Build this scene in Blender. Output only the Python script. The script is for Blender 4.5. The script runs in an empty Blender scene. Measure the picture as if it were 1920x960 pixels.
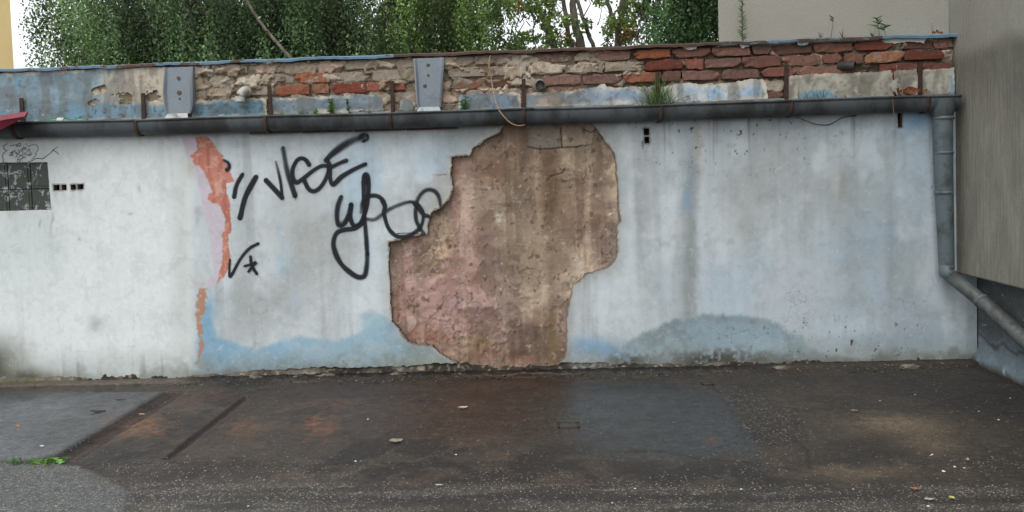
import bpy, math, random
import numpy as np
from mathutils import Matrix, Vector

random.seed(7)
rng = np.random.default_rng(7)
scene = bpy.context.scene
COL = scene.collection

# ------------------------------------------------------------------ camera
FPX, PPY = 1440.0, 381.0            # focal length and principal row for a 1920 px wide frame
YAW, PITCH, ROLL = map(math.radians, (2.2, 2.5, 1.8))
CAM = np.array([0.0, -6.0, 1.6])
Fv = np.array([-math.sin(YAW) * math.cos(PITCH), math.cos(YAW) * math.cos(PITCH), -math.sin(PITCH)])
R0 = np.array([math.cos(YAW), math.sin(YAW), 0.0])
U0 = np.cross(R0, Fv)
Rv = math.cos(ROLL) * R0 - math.sin(ROLL) * U0
Uv = math.sin(ROLL) * R0 + math.cos(ROLL) * U0
cd = bpy.data.cameras.new('camera')
cam = bpy.data.objects.new('camera', cd)
COL.objects.link(cam)
cd.sensor_fit = 'HORIZONTAL'
cd.sensor_width = 36.0
cd.lens = 36.0 * FPX / 1920.0
cd.shift_y = (PPY - 480.0) / 1920.0
cd.clip_start, cd.clip_end = 0.05, 2000.0
cam.matrix_world = Matrix(((Rv[0], Uv[0], -Fv[0], CAM[0]), (Rv[1], Uv[1], -Fv[1], CAM[1]),
                           (Rv[2], Uv[2], -Fv[2], CAM[2]), (0, 0, 0, 1)))
scene.camera = cam

# ------------------------------------------------------------------ sky, sun, exposure
SUN_EL, SUN_AZ = math.radians(58), math.radians(205)     # azimuth from +Y clockwise: behind the camera, to the left
w = bpy.data.worlds.new('World')
scene.world = w
w.use_nodes = True
nt = w.node_tree
nt.nodes.clear()
sky = nt.nodes.new('ShaderNodeTexSky')
sky.sky_type = 'NISHITA'
sky.sun_disc = False
sky.sun_elevation = SUN_EL
sky.sun_rotation = SUN_AZ
sky.air_density, sky.dust_density, sky.ozone_density = 1.6, 6.0, 1.0
hsv = nt.nodes.new('ShaderNodeHueSaturation')
hsv.inputs['Saturation'].default_value = 0.22          # overcast: the blue is all but gone
deck = nt.nodes.new('ShaderNodeMix')                    # even cloud deck over the whole sky
deck.data_type = 'RGBA'
deck.inputs[0].default_value = 0.72
cin = [i for i in deck.inputs if i.type == 'RGBA']
cin[1].default_value = (7.4, 7.8, 8.2, 1)
bg = nt.nodes.new('ShaderNodeBackground')
bg.inputs['Strength'].default_value = 0.12
wo = nt.nodes.new('ShaderNodeOutputWorld')
nt.links.new(sky.outputs[0], hsv.inputs['Color'])
nt.links.new(hsv.outputs[0], cin[0])
nt.links.new([o for o in deck.outputs if o.type == 'RGBA'][0], bg.inputs['Color'])
nt.links.new(bg.outputs[0], wo.inputs['Surface'])
sl = bpy.data.lights.new('sun', 'SUN')
sl.energy = 0.6
sl.angle = math.radians(50)
sl.color = (1.0, 0.97, 0.93)
sun = bpy.data.objects.new('sun', sl)
COL.objects.link(sun)
sd = Vector((math.sin(SUN_AZ) * math.cos(SUN_EL), math.cos(SUN_AZ) * math.cos(SUN_EL), math.sin(SUN_EL)))
sun.rotation_euler = sd.to_track_quat('Z', 'Y').to_euler()
sun.location = (-3, -8, 12)
scene.view_settings.view_transform = 'Standard'
scene.view_settings.look = 'None'
scene.view_settings.gamma = 1.0
scene.view_settings.exposure = 0.72
scene.render.resolution_x, scene.render.resolution_y = 1024, 512
scene.cycles.use_denoising = True
scene.cycles.max_bounces = 8
scene.cycles.transparent_max_bounces = 12


# ------------------------------------------------------------------ helpers
def rays(px, py):
    px, py = np.asarray(px, float), np.asarray(py, float)
    return Fv + ((px - 960) / FPX)[..., None] * Rv - ((py - PPY) / FPX)[..., None] * Uv


def onY(px, py, Y=0.0):
    d = rays(px, py)
    return CAM + d * ((Y - CAM[1]) / d[..., 1])[..., None]


def onZ(px, py, Z=0.0):
    d = rays(px, py)
    return CAM + d * ((Z - CAM[2]) / d[..., 2])[..., None]


def onX(px, py, X):
    d = rays(px, py)
    return CAM + d * ((X - CAM[0]) / d[..., 0])[..., None]


def pix(P):
    q = np.asarray(P, float) - CAM
    dz = q @ Fv
    return 960 + FPX * (q @ Rv) / dz, PPY - FPX * (q @ Uv) / dz


def lin(c):
    c = np.asarray(c, float) / 255.0
    return np.where(c <= 0.04045, c / 12.92, ((c + 0.055) / 1.055) ** 2.4)


def crop(ox, oy, s, pts):
    p = np.asarray(pts, float)
    return np.stack([ox + p[:, 0] / s, oy + p[:, 1] / s], 1)


def _h(ix, iy, seed):
    v = np.sin(ix * 127.1 + iy * 311.7 + seed * 74.7) * 43758.5453
    return v - np.floor(v)


def vn(x, y, seed=0):
    ix, iy = np.floor(x), np.floor(y)
    fx, fy = x - ix, y - iy
    fx, fy = fx * fx * (3 - 2 * fx), fy * fy * (3 - 2 * fy)
    a, b = _h(ix, iy, seed), _h(ix + 1, iy, seed)
    c, d = _h(ix, iy + 1, seed), _h(ix + 1, iy + 1, seed)
    return (a * (1 - fx) + b * fx) * (1 - fy) + (c * (1 - fx) + d * fx) * fy


def fbm(x, y, seed=0, o=4):
    t, a, s = 0, 0.5, 0
    for k in range(o):
        t = t + a * vn(x * 2 ** k + 13.7 * k, y * 2 ** k + 5.3 * k, seed + k)
        s += a
        a *= 0.55
    return t / s


def cells(x, y, seed=0, jy=1.0):
    """worley: distance to border (F2-F1) and a random value per cell"""
    ix, iy = np.floor(x), np.floor(y)
    d1 = np.full(x.shape, 9.0)
    d2 = np.full(x.shape, 9.0)
    idv = np.zeros(x.shape)
    for ox in (-1, 0, 1):
        for oy in (-1, 0, 1):
            cx, cy = ix + ox, iy + oy
            px_, py_ = cx + _h(cx, cy, seed), cy + 0.5 + jy * (_h(cx, cy, seed + 9) - 0.5)
            d = np.hypot(x - px_, y - py_)
            m = d < d1
            d2 = np.where(m, d1, np.minimum(d2, d))
            idv = np.where(m, _h(cx, cy, seed + 21), idv)
            d1 = np.where(m, d, d1)
    return d2 - d1, idv


def sstep(a, b, x):
    t = np.clip((x - a) / (b - a), 0, 1)
    return t * t * (3 - 2 * t)


def sdf(poly, x, y):
    """signed distance to a polygon, negative inside"""
    poly = np.asarray(poly, float)
    n = len(poly)
    d = np.full(x.shape, 1e9)
    ins = np.zeros(x.shape, bool)
    for i in range(n):
        ax, ay = poly[i]
        bx, by = poly[(i + 1) % n]
        ex, ey = bx - ax, by - ay
        t = np.clip(((x - ax) * ex + (y - ay) * ey) / (ex * ex + ey * ey + 1e-12), 0, 1)
        d = np.minimum(d, (x - ax - t * ex) ** 2 + (y - ay - t * ey) ** 2)
        c = ((ay > y) != (by > y))
        with np.errstate(divide='ignore', invalid='ignore'):
            xi = ex * (y - ay) / (ey if ey != 0 else 1e-12) + ax
        ins ^= c & (x < xi)
    d = np.sqrt(d)
    return np.where(ins, -d, d)


def gauss(px, py, cx, cy, rx, ry):
    return np.exp(-((px - cx) / rx) ** 2 - ((py - cy) / ry) ** 2)


def mixc(c, col, k):
    k = np.clip(k, 0, 1)[..., None]
    return c * (1 - k) + np.asarray(col, float) * k


def mesh_np(name, V, quads=None, tris=None, smooth=True, col=None, colname='Col', extra=None):
    me = bpy.data.meshes.new(name)
    V = np.asarray(V, np.float32).reshape(-1, 3)
    q = np.zeros((0, 4), np.int32) if quads is None else np.asarray(quads, np.int32).reshape(-1, 4)
    t = np.zeros((0, 3), np.int32) if tris is None else np.asarray(tris, np.int32).reshape(-1, 3)
    me.vertices.add(len(V))
    me.vertices.foreach_set('co', V.ravel())
    loops = np.concatenate([q.ravel(), t.ravel()])
    me.loops.add(len(loops))
    me.loops.foreach_set('vertex_index', loops)
    me.polygons.add(len(q) + len(t))
    starts = np.concatenate([np.arange(len(q)) * 4, len(q) * 4 + np.arange(len(t)) * 3]).astype(np.int32)
    me.polygons.foreach_set('loop_start', starts)
    me.polygons.foreach_set('use_smooth', np.full(len(q) + len(t), smooth))
    if col is not None:
        a = me.color_attributes.new(colname, 'FLOAT_COLOR', 'POINT')
        c = np.ones((len(V), 4), np.float32)
        col = np.asarray(col)
        c[:, :col.shape[1]] = col
        a.data.foreach_set('color', c.ravel())
    if extra:
        for k, v in extra.items():
            a = me.attributes.new(k, 'FLOAT', 'POINT')
            a.data.foreach_set('value', np.asarray(v, np.float32).ravel())
    me.update(calc_edges=True)
    me.validate()
    return me


class MB:
    """collects simple shapes into one mesh"""
    def __init__(s):
        s.v, s.q, s.t = [], [], []

    def add(s, V, q=(), t=()):
        o = len(s.v)
        s.v += [tuple(p) for p in V]
        s.q += [tuple(i + o for i in f) for f in q]
        s.t += [tuple(i + o for i in f) for f in t]
        return s

    def box(s, a, b, M=None):
        x0, y0, z0 = a
        x1, y1, z1 = b
        V = [(x0, y0, z0), (x1, y0, z0), (x1, y1, z0), (x0, y1, z0), (x0, y0, z1), (x1, y0, z1), (x1, y1, z1), (x0, y1, z1)]
        if M is not None:
            V = [tuple(M @ Vector(p)) for p in V]
        return s.add(V, [(0, 3, 2, 1), (4, 5, 6, 7), (0, 1, 5, 4), (1, 2, 6, 5), (2, 3, 7, 6), (3, 0, 4, 7)])

    def tube(s, pts, rad, n=8, caps=True):
        pts = [Vector(p) for p in pts]
        rad = [float(rad)] * len(pts) if isinstance(rad, (int, float)) else [float(v) for v in rad]
        V, q, t = [], [], []
        ref = Vector((0.13, 0.21, 0.97))
        for i, p in enumerate(pts):
            d = (pts[min(i + 1, len(pts) - 1)] - pts[max(i - 1, 0)]).normalized()
            if abs(d.dot(ref)) > 0.97:
                ref = Vector((0.9, 0.3, 0.1))
            a = d.cross(ref).normalized()
            b = d.cross(a).normalized()
            for k in range(n):
                an = 2 * math.pi * k / n
                V.append(p + rad[i] * (math.cos(an) * a + math.sin(an) * b))
        for i in range(len(pts) - 1):
            for k in range(n):
                k2 = (k + 1) % n
                q.append((i * n + k, i * n + k2, (i + 1) * n + k2, (i + 1) * n + k))
        if caps:
            m = len(V)
            V += [pts[0], pts[-1]]
            e = (len(pts) - 1) * n
            for k in range(n):
                k2 = (k + 1) % n
                t.append((m, k2, k))
                t.append((m + 1, e + k, e + k2))
        return s.add(V, q, t)

    def build(s, name, mat, parent=None, smooth=True, bevel=0.0):
        me = mesh_np(name, s.v, s.q or None, s.t or None, smooth)
        return obj(name, me, mat, parent, bevel)


def obj(name, me, mat=None, parent=None, bevel=0.0):
    o = bpy.data.objects.new(name, me)
    COL.objects.link(o)
    if mat is not None:
        me.materials.append(mat)
    if parent is not None:
        o.parent = parent
        o.matrix_parent_inverse = Matrix.Translation(-Vector(parent.location))
    if bevel:
        b = o.modifiers.new('bevel', 'BEVEL')
        b.width, b.segments, b.limit_method = bevel, 2, 'ANGLE'
    return o


def tag(o, label, cat=None, group=None, kind=None):
    o['label'] = label
    if cat:
        o['category'] = cat
    if group:
        o['group'] = group
    if kind:
        o['kind'] = kind
    return o


def thing(name, label, cat, loc=(0, 0, 0), group=None):
    o = bpy.data.objects.new(name, None)
    COL.objects.link(o)
    o.location = loc
    o.empty_display_size = 0.1
    return tag(o, label, cat, group)


# ------------------------------------------------------------------ materials
class N:
    def __init__(s, name):
        s.m = bpy.data.materials.new(name)
        s.m.use_nodes = True
        s.t = s.m.node_tree
        s.t.nodes.clear()
        s.out = s.n('ShaderNodeOutputMaterial')
        s.p = s.n('ShaderNodeBsdfPrincipled')
        s.l(s.p.outputs[0], s.out.inputs['Surface'])
        s.co = s.n('ShaderNodeTexCoord').outputs['Object']

    def n(s, t, **kw):
        o = s.t.nodes.new(t)
        for k, v in kw.items():
            setattr(o, k, v)
        return o

    def l(s, a, b):
        s.t.links.new(a, b)

    def noise(s, scale, detail=4, rough=0.55, dist=0.0, co=None, stretch=None):
        o = s.n('ShaderNodeTexNoise')
        o.inputs['Scale'].default_value = scale
        o.inputs['Detail'].default_value = detail
        o.inputs['Roughness'].default_value = rough
        o.inputs['Distortion'].default_value = dist
        c = co or s.co
        if stretch:
            m = s.n('ShaderNodeMapping')
            m.inputs['Scale'].default_value = stretch
            s.l(c, m.inputs['Vector'])
            c = m.outputs[0]
        s.l(c, o.inputs['Vector'])
        return o.outputs['Fac']

    def ramp(s, fac, a, b, lo=0.0, hi=1.0):
        o = s.n('ShaderNodeMapRange')
        o.interpolation_type = 'SMOOTHSTEP'
        for k, v in zip(('From Min', 'From Max', 'To Min', 'To Max'), (a, b, lo, hi)):
            o.inputs[k].default_value = v
        s.l(fac, o.inputs['Value'])
        return o.outputs[0]

    def math(s, op, a, b):
        o = s.n('ShaderNodeMath', operation=op)
        for i, v in enumerate((a, b)):
            if isinstance(v, (int, float)):
                o.inputs[i].default_value = v
            else:
                s.l(v, o.inputs[i])
        return o.outputs[0]

    def mix(s, fac, a, b, blend='MIX'):
        o = s.n('ShaderNodeMix', data_type='RGBA', blend_type=blend)
        ins = [i for i in o.inputs if i.type == 'RGBA']
        f = o.inputs[0]
        if isinstance(fac, (int, float)):
            f.default_value = fac
        else:
            s.l(fac, f)
        for i, v in zip(ins, (a, b)):
            if isinstance(v, (tuple, list, np.ndarray)):
                i.default_value = (*[float(k) for k in v[:3]], 1)
            else:
                s.l(v, i)
        return [o_ for o_ in o.outputs if o_.type == 'RGBA'][0]

    def grey(s, v):
        o = s.n('ShaderNodeCombineColor')
        for i in o.inputs:
            s.l(v, i)
        return o.outputs[0]

    def attr(s, name, typ='GEOMETRY'):
        o = s.n('ShaderNodeAttribute', attribute_name=name)
        o.attribute_type = typ
        return o

    def bump(s, h, strength, dist):
        o = s.n('ShaderNodeBump')
        o.inputs['Strength'].default_value = strength
        o.inputs['Distance'].default_value = dist
        s.l(h, o.inputs['Height'])
        s.l(o.outputs[0], s.p.inputs['Normal'])

    def base(s, c):
        if isinstance(c, (tuple, list, np.ndarray)):
            s.p.inputs['Base Color'].default_value = (*[float(k) for k in c[:3]], 1)
        else:
            s.l(c, s.p.inputs['Base Color'])

    def rough(s, r):
        if isinstance(r, (int, float)):
            s.p.inputs['Roughness'].default_value = r
        else:
            s.l(r, s.p.inputs['Roughness'])


def mat_vcol(name, rough=0.9, fine=220, amt=0.12, bscale=60, bstr=0.5, bdist=0.004, spec=0.25, coarse=14, chips=True):
    m = N(name)
    a = m.attr('Col')
    n1 = m.noise(fine, 3)
    n2 = m.noise(coarse, 5, 0.6)
    c = m.mix(1.0, a.outputs['Color'], m.grey(m.ramp(n1, 0.25, 0.75, 1 - amt, 1 + amt)), 'MULTIPLY')
    c = m.mix(1.0, c, m.grey(m.ramp(n2, 0.25, 0.75, 1 - amt * 0.7, 1 + amt * 0.6)), 'MULTIPLY')
    if chips:
        n3 = m.noise(46, 6, 0.7)
        k = m.ramp(n3, 0.715, 0.75)
        c = m.mix(m.math('MULTIPLY', k, 0.55), c, lin((95, 92, 86)))
    m.base(c)
    m.rough(rough)
    m.p.inputs['Specular IOR Level'].default_value = spec
    m.bump(m.noise(bscale, 7, 0.65), bstr, bdist)
    return m.m


def mat_plain(name, c1, c2, rough=0.7, metal=0.0, scale=12, lo=0.35, hi=0.65, bstr=0.2, bscale=80, bdist=0.002, stretch=None, spec=0.4):
    m = N(name)
    k = m.ramp(m.noise(scale, 6, 0.65, 0.2, stretch=stretch), lo, hi)
    c = m.mix(k, lin(c1), lin(c2))
    c = m.mix(1.0, c, m.grey(m.ramp(m.noise(bscale * 1.7, 3), 0.2, 0.8, 0.86, 1.12)), 'MULTIPLY')
    m.base(c)
    m.rough(rough)
    m.p.inputs['Metallic'].default_value = metal
    m.p.inputs['Specular IOR Level'].default_value = spec
    m.bump(m.noise(bscale, 5), bstr, bdist)
    return m.m


def mat_coat():
    m = N('painted_render')
    a = m.attr('Col')
    c = a.outputs['Color']
    # crisp-edged flakes and thin washes of paint
    f1 = m.ramp(m.noise(7, 9, 0.72, 0.4), 0.535, 0.55)
    c = m.mix(1.0, c, m.grey(m.ramp(f1, 0, 1, 1.0, 0.93)), 'MULTIPLY')
    f2 = m.ramp(m.noise(15, 9, 0.75, 0.8), 0.60, 0.612)
    c = m.mix(m.math('MULTIPLY', f2, 0.30), c, lin((214, 220, 222)))
    # brush and rain lines
    c = m.mix(1.0, c, m.grey(m.ramp(m.noise(1.0, 6, 0.65, stretch=(26, 8, 1.2)), 0.25, 0.75, 0.975, 1.02)), 'MULTIPLY')
    c = m.mix(1.0, c, m.grey(m.ramp(m.noise(170, 3, 0.6), 0.25, 0.75, 0.96, 1.03)), 'MULTIPLY')
    # specks and little chips
    k = m.ramp(m.noise(52, 8, 0.74), 0.695, 0.72)
    c = m.mix(m.math('MULTIPLY', k, 0.6), c, lin((100, 98, 92)))
    # hairline cracks in a few places
    v = m.n('ShaderNodeTexVoronoi', feature='DISTANCE_TO_EDGE')
    v.inputs['Scale'].default_value = 1.5
    nz = m.n('ShaderNodeTexNoise')
    nz.inputs['Scale'].default_value = 5.0
    nz.inputs['Detail'].default_value = 8
    m.l(m.co, nz.inputs['Vector'])
    ad = m.n('ShaderNodeVectorMath', operation='MULTIPLY_ADD')
    m.l(nz.outputs['Color'], ad.inputs[0])
    ad.inputs[1].default_value = (0.5, 0.5, 0.5)
    m.l(m.co, ad.inputs[2])
    m.l(ad.outputs[0], v.inputs['Vector'])
    crack = m.math('MULTIPLY', m.ramp(v.outputs['Distance'], 0.006, 0.001), m.ramp(m.noise(1.1, 3), 0.55, 0.64))
    c = m.mix(m.math('MULTIPLY', crack, 0.38), c, lin((92, 88, 80)))
    m.base(c)
    m.rough(0.86)
    m.p.inputs['Specular IOR Level'].default_value = 0.25
    h = m.math('ADD', m.math('MULTIPLY', m.noise(60, 8, 0.68), 0.5), m.math('MULTIPLY', m.noise(7, 5, 0.5), 1.3))
    h = m.math('SUBTRACT', h, m.math('MULTIPLY', crack, 0.6))
    m.bump(h, 0.38, 0.008)
    return m.m


M_coat = mat_coat()
M_sub = mat_vcol('bare_undercoat', 0.92, bscale=55, bstr=0.5, bdist=0.005, amt=0.10)
M_bed = mat_vcol('lime_mortar', 0.95, bscale=90, bstr=0.9, bdist=0.008, amt=0.16, chips=False)
M_patch = mat_vcol('parapet_render', 0.9, bscale=60, bstr=0.6, bdist=0.005, amt=0.10)
M_rust = mat_plain('rusty_iron', (50, 38, 34), (72, 52, 43), 0.85, 0.0, 30, bstr=0.5)
M_dark = mat_plain('dark_cavity', (44, 40, 37), (70, 64, 58), 0.95, 0, 20)


def mat_brick():
    m = N('old_brick')
    oi = m.n('ShaderNodeObjectInfo')
    n0 = m.n('ShaderNodeVectorMath', operation='ADD')
    sc = m.n('ShaderNodeVectorMath', operation='SCALE')
    cv = m.n('ShaderNodeCombineXYZ')
    m.l(oi.outputs['Random'], cv.inputs[0])
    m.l(oi.outputs['Random'], cv.inputs[2])
    m.l(cv.outputs[0], sc.inputs[0])
    sc.inputs['Scale'].default_value = 37.0
    m.l(m.co, n0.inputs[0])
    m.l(sc.outputs[0], n0.inputs[1])
    m.co = n0.outputs[0]
    c = m.mix(m.ramp(m.noise(38, 5, 0.6), 0.3, 0.7), oi.outputs['Color'], m.mix(0.45, oi.outputs['Color'], lin((72, 52, 46))))
    sm = m.math('ADD', m.noise(20, 8, 0.75), m.math('SUBTRACT', oi.outputs['Alpha'], 0.5))
    c = m.mix(m.ramp(sm, 0.48, 0.62), c, m.mix(m.noise(55, 4), lin((128, 116, 102)), lin((176, 164, 148))))
    c = m.mix(m.ramp(m.noise(30, 6, 0.72), 0.54, 0.70, 0, 0.8), c, lin((58, 50, 46)))
    m.base(c)
    m.rough(0.93)
    m.p.inputs['Specular IOR Level'].default_value = 0.2
    m.bump(m.noise(70, 7, 0.7), 0.8, 0.008)
    return m.m


M_brick = mat_brick()


def mat_metal(name, base, dirt, rough=0.55, dirtamt=0.5, dscale=5.0, rust=0.0, stretch=None):
    m = N(name)
    c = m.mix(m.ramp(m.noise(dscale, 7, 0.7, stretch=stretch), 0.62 - 0.3 * dirtamt, 0.75 - 0.2 * dirtamt), lin(base), lin(dirt))
    c = m.mix(1.0, c, m.grey(m.ramp(m.noise(90, 4), 0.2, 0.8, 0.9, 1.1)), 'MULTIPLY')
    if rust:
        c = m.mix(m.ramp(m.noise(9, 7, 0.72), 0.66 - 0.2 * rust, 0.72 - 0.2 * rust), c, m.mix(m.noise(60, 3), lin((84, 52, 38)), lin((128, 82, 56))))
    m.base(c)
    m.rough(m.ramp(m.noise(14, 5), 0.3, 0.7, rough - 0.1, rough + 0.15))
    m.p.inputs['Specular IOR Level'].default_value = 0.4
    m.bump(m.noise(45, 5), 0.15, 0.002)
    return m.m


def mat_leaf(name, trans=0.35, rough=0.55):
    m = N(name)
    a = m.attr('Col')
    m.base(a.outputs['Color'])
    m.rough(rough)
    m.p.inputs['Specular IOR Level'].default_value = 0.3
    tr = m.n('ShaderNodeBsdfTranslucent')
    br = m.mix(1.0, a.outputs['Color'], (1.1, 1.25, 0.75), 'MULTIPLY')
    m.l(br, tr.inputs['Color'])
    mx = m.n('ShaderNodeMixShader')
    mx.inputs[0].default_value = trans
    m.l(m.p.outputs[0], mx.inputs[1])
    m.l(tr.outputs[0], mx.inputs[2])
    m.l(mx.outputs[0], m.out.inputs['Surface'])
    return m.m


M_leaf = mat_leaf('leaf')
M_bark = mat_plain('bark', (88, 80, 72), (124, 116, 106), 0.9, 0, 9, bstr=0.8, bscale=30, bdist=0.02, stretch=(1, 1, 0.3))
M_birch = mat_plain('birch_bark', (176, 170, 160), (80, 72, 66), 0.8, 0, 7, 0.5, 0.62, bstr=0.4, stretch=(0.6, 0.6, 2.5))

# ================================================================== GROUND
def axis(lo, hi, step, far):
    d = np.arange(lo, hi + step * 0.5, step)
    k = np.array([0.05, 0.15, 0.4, 1, 2.5, 6, 15, 40, 100, far])
    return np.concatenate([lo - k[::-1], d, hi + k])


gx = axis(-4.7, 4.2, 0.0095, 420)
gy = axis(-3.4, 0.06, 0.0095, 420)
GX, GY = np.meshgrid(gx, gy)
CX, CY = np.clip(GX, -4.7, 4.2), np.clip(GY, -3.4, 0.06)
gpx, gpy = pix(np.stack([CX, CY, np.zeros_like(CX)], -1))
# (the pixel only tells where on the ground a tone lies; everything below is fixed to the ground)
nA = fbm(CX * 1.3, CY * 1.3, 3)
nB = fbm(CX * 6, CY * 6, 8)
nC = fbm(CX * 28, CY * 28, 12, 3)
wx, wy = gpx + 40 * (nB - 0.5) + 10 * (nC - 0.5), gpy + 14 * (nB - 0.5) + 5 * (nC - 0.5)
c = np.zeros(GX.shape + (3,)) + np.array((70, 64, 58.0))
rough = np.full(GX.shape, 0.62)
agg = np.full(GX.shape, 0.05)
H = 0.006 * (nA - 0.5) + 0.006 * (nB - 0.5) + 0.003 * (nC - 0.5)
c = mixc(c, (96, 82, 68), sstep(0.5, 0.75, nB) * 0.6)
nD = fbm(CX * 2.6 + 7, CY * 3.4, 23, 5)
c = mixc(c, (40, 36, 34), sstep(0.48, 0.56, nD) * 0.7)
c = mixc(c, (92, 80, 68), sstep(0.56, 0.66, fbm(CX * 4 + 3, CY * 5, 27, 5)) * 0.6)
# brown wet mud film in the middle
k = sstep(500, 640, wx) * (1 - sstep(1050, 1180, wx)) * (1 - sstep(800, 850, wy))
c = mixc(c, (66, 52, 44), k * 0.6)
rough -= 0.18 * k
# wet patch right of the middle, blue-grey reflection of the wall painted in
k = np.clip(1.5 * gauss(wx, wy, 1215, 790, 175, 60), 0, 1) + 0.6 * gauss(wx, wy, 1350, 830, 90, 26)
k = np.clip(k * 1.3, 0, 1) * (1 - sstep(1372, 1384, wx - 0.55 * (wy - 760)))
c = mixc(c, (62, 68, 72), k)
rough -= 0.26 * k
# dry dirt on the right
k = sstep(1370, 1420, wx - 0.55 * (wy - 760))
c = mixc(c, (70, 65, 57), k * 0.6)
rough += 0.12 * k
c = mixc(c, (140, 127, 104), 0.9 * gauss(wx, wy, 1700, 795, 110, 20) + 0.7 * gauss(wx, wy, 1745, 835, 55, 22) + 0.6 * gauss(wx, wy, 1600, 885, 90, 12))
c = mixc(c, (44, 42, 40), 0.6 * gauss(wx, wy, 1640, 850, 120, 16) + 0.95 * gauss(wx, wy, 1900, 745, 170, 60) + 0.4 * gauss(wx, wy, 1500, 715, 200, 20))  # darker patches, deepest towards the lower wall
# pot-hole edge
e = sdf([(1330, 722), (1365, 765), (1400, 830), (1440, 838), (1530, 830), (1500, 770), (1420, 735)], wx, wy)
c = mixc(c, (52, 49, 46), sstep(6, -6, e) * 0.55)
H -= 0.007 * sstep(5, -5, e)
agg = agg + 0.35 * sstep(4, -10, e)
# left asphalt slab, wet, its blue grey sheen put into the colour
s1 = sdf([(-600, 734), (326, 737), (112, 852), (60, 864), (-600, 880)], gpx + 6 * (nB - 0.5), gpy + 3 * (nC - 0.5))
k = sstep(3, -3, s1)
c = mixc(c, np.array((112, 115, 118.0)), k)
c = mixc(c, (84, 86, 88), k * sstep(0.45, 0.7, nA) * 0.8)
c = mixc(c, (52, 52, 52), k * gauss(wx, wy, 20, 738, 160, 14) * 0.7)
rough = np.where(k > 0.5, 0.42 + 0.1 * nB, rough)
agg = agg + 0.18 * k * sstep(780, 860, gpy)
H += 0.008 * k
# coarse asphalt low left
s2 = sdf([(-600, 876), (90, 868), (150, 876), (205, 900), (262, 932), (225, 965), (120, 1100), (-600, 1100)], wx, wy)
k = sstep(4, -4, s2)
c = mixc(c, (96, 97, 96), k)
agg = np.maximum(agg, 0.95 * k)
rough = np.where(k > 0.5, 0.7, rough)
H += 0.006 * k
# coarse band along the front
k = sstep(893, 912, gpy + 8 * (nB - 0.5) - 6 + 12 * (gpx - 960) / 960 * -0.4) * (1 - sstep(0, 1, (260 - gpx) / 40))
c = mixc(c, (66, 63, 59), k)
clump = sstep(0.44, 0.58, fbm(CX * 2.5, CY * 16, 33, 5))
agg = np.maximum(agg, k * (0.12 + 0.95 * clump))
c = mixc(c, (92, 89, 83), k * clump * 0.6)
k2 = 0.85 * gauss(wx, wy, 1000, 934, 1300, 8) + 0.5 * sstep(965, 995, wy)
c = mixc(c, (50, 50, 50), k * k2)
agg = agg * (1 - 0.8 * np.clip(k2 * k, 0, 1))
agg = np.where(gpy > 835, np.maximum(agg, 0.3 * sstep(0.5, 0.62, nB) * sstep(835, 870, gpy)), agg)
# rust grooves at right angles to the wall
for gx0, wd, y0, y1, dp in ((-2.81, 0.085, -1.72, -0.36, 0.026), (-2.195, 0.024, -1.72, -0.55, 0.018)):
    gxx = GX - gx0 + 0.012 * (nB - 0.5)
    inn = sstep(y0 - 0.03, y0 + 0.03, GY) * (1 - sstep(y1 - 0.06, y1 + 0.06, GY))
    k = np.exp(-(gxx / wd) ** 4) * inn
    c = mixc(c, (38, 27, 24), k * 0.97)
    c = mixc(c, (30, 25, 23), np.exp(-((gxx + wd * 0.9) / 0.014) ** 2) * inn * 0.8)
    c = mixc(c, (112, 96, 84), np.exp(-((gxx - 0.016) / 0.007) ** 2) * inn * sstep(0.5, 0.6, nB) * (1 if wd > 0.03 else 0))
    c = mixc(c, (70, 54, 46), np.exp(-((gxx - 0.05) / 0.11) ** 2) * inn * 0.5)
    H -= dp * k
    rough = np.where(k > 0.4, 0.75, rough)
k = 0.9 * gauss(wx, wy, 270, 800, 60, 20) + 0.8 * gauss(wx, wy, 600, 800, 34, 20) + 0.55 * gauss(wx, wy, 455, 805, 40, 14) + 0.5 * gauss(wx, wy, 400, 742, 60, 12) + 0.6 * gauss(wx, wy, 1335, 825, 18, 10) + 0.4 * gauss(wx, wy, 640, 760, 60, 20)
c = mixc(c, (140, 94, 62), k * sstep(0.25, 0.65, nC))
c = mixc(c, (52, 43, 38), (0.8 * gauss(wx, wy, 330, 890, 130, 22) + 0.5 * gauss(wx, wy, 620, 740, 260, 12)))
# long crack between the old slab and the road
for pts in ([(170, 872), (330, 868), (560, 872), (760, 866), (980, 864)], [(1150, 848), (1240, 846), (1300, 856), (1400, 868), (1500, 882)], [(1490, 824), (1515, 845), (1520, 880)]):
    for (ax, ay), (bx, by) in zip(pts[:-1], pts[1:]):
        t = np.clip(((gpx - ax) * (bx - ax) + (gpy - ay) * (by - ay)) / ((bx - ax) ** 2 + (by - ay) ** 2), 0, 1)
        d = np.hypot((gpx - ax - t * (bx - ax)) * 0.5, gpy - ay - t * (by - ay) + 7 * (nB - 0.5))
        k = np.exp(-(d / 2.4) ** 2) * (0.5 + nC)
        c = mixc(c, (38, 35, 33), k * 0.45)
        H -= 0.004 * k
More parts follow.
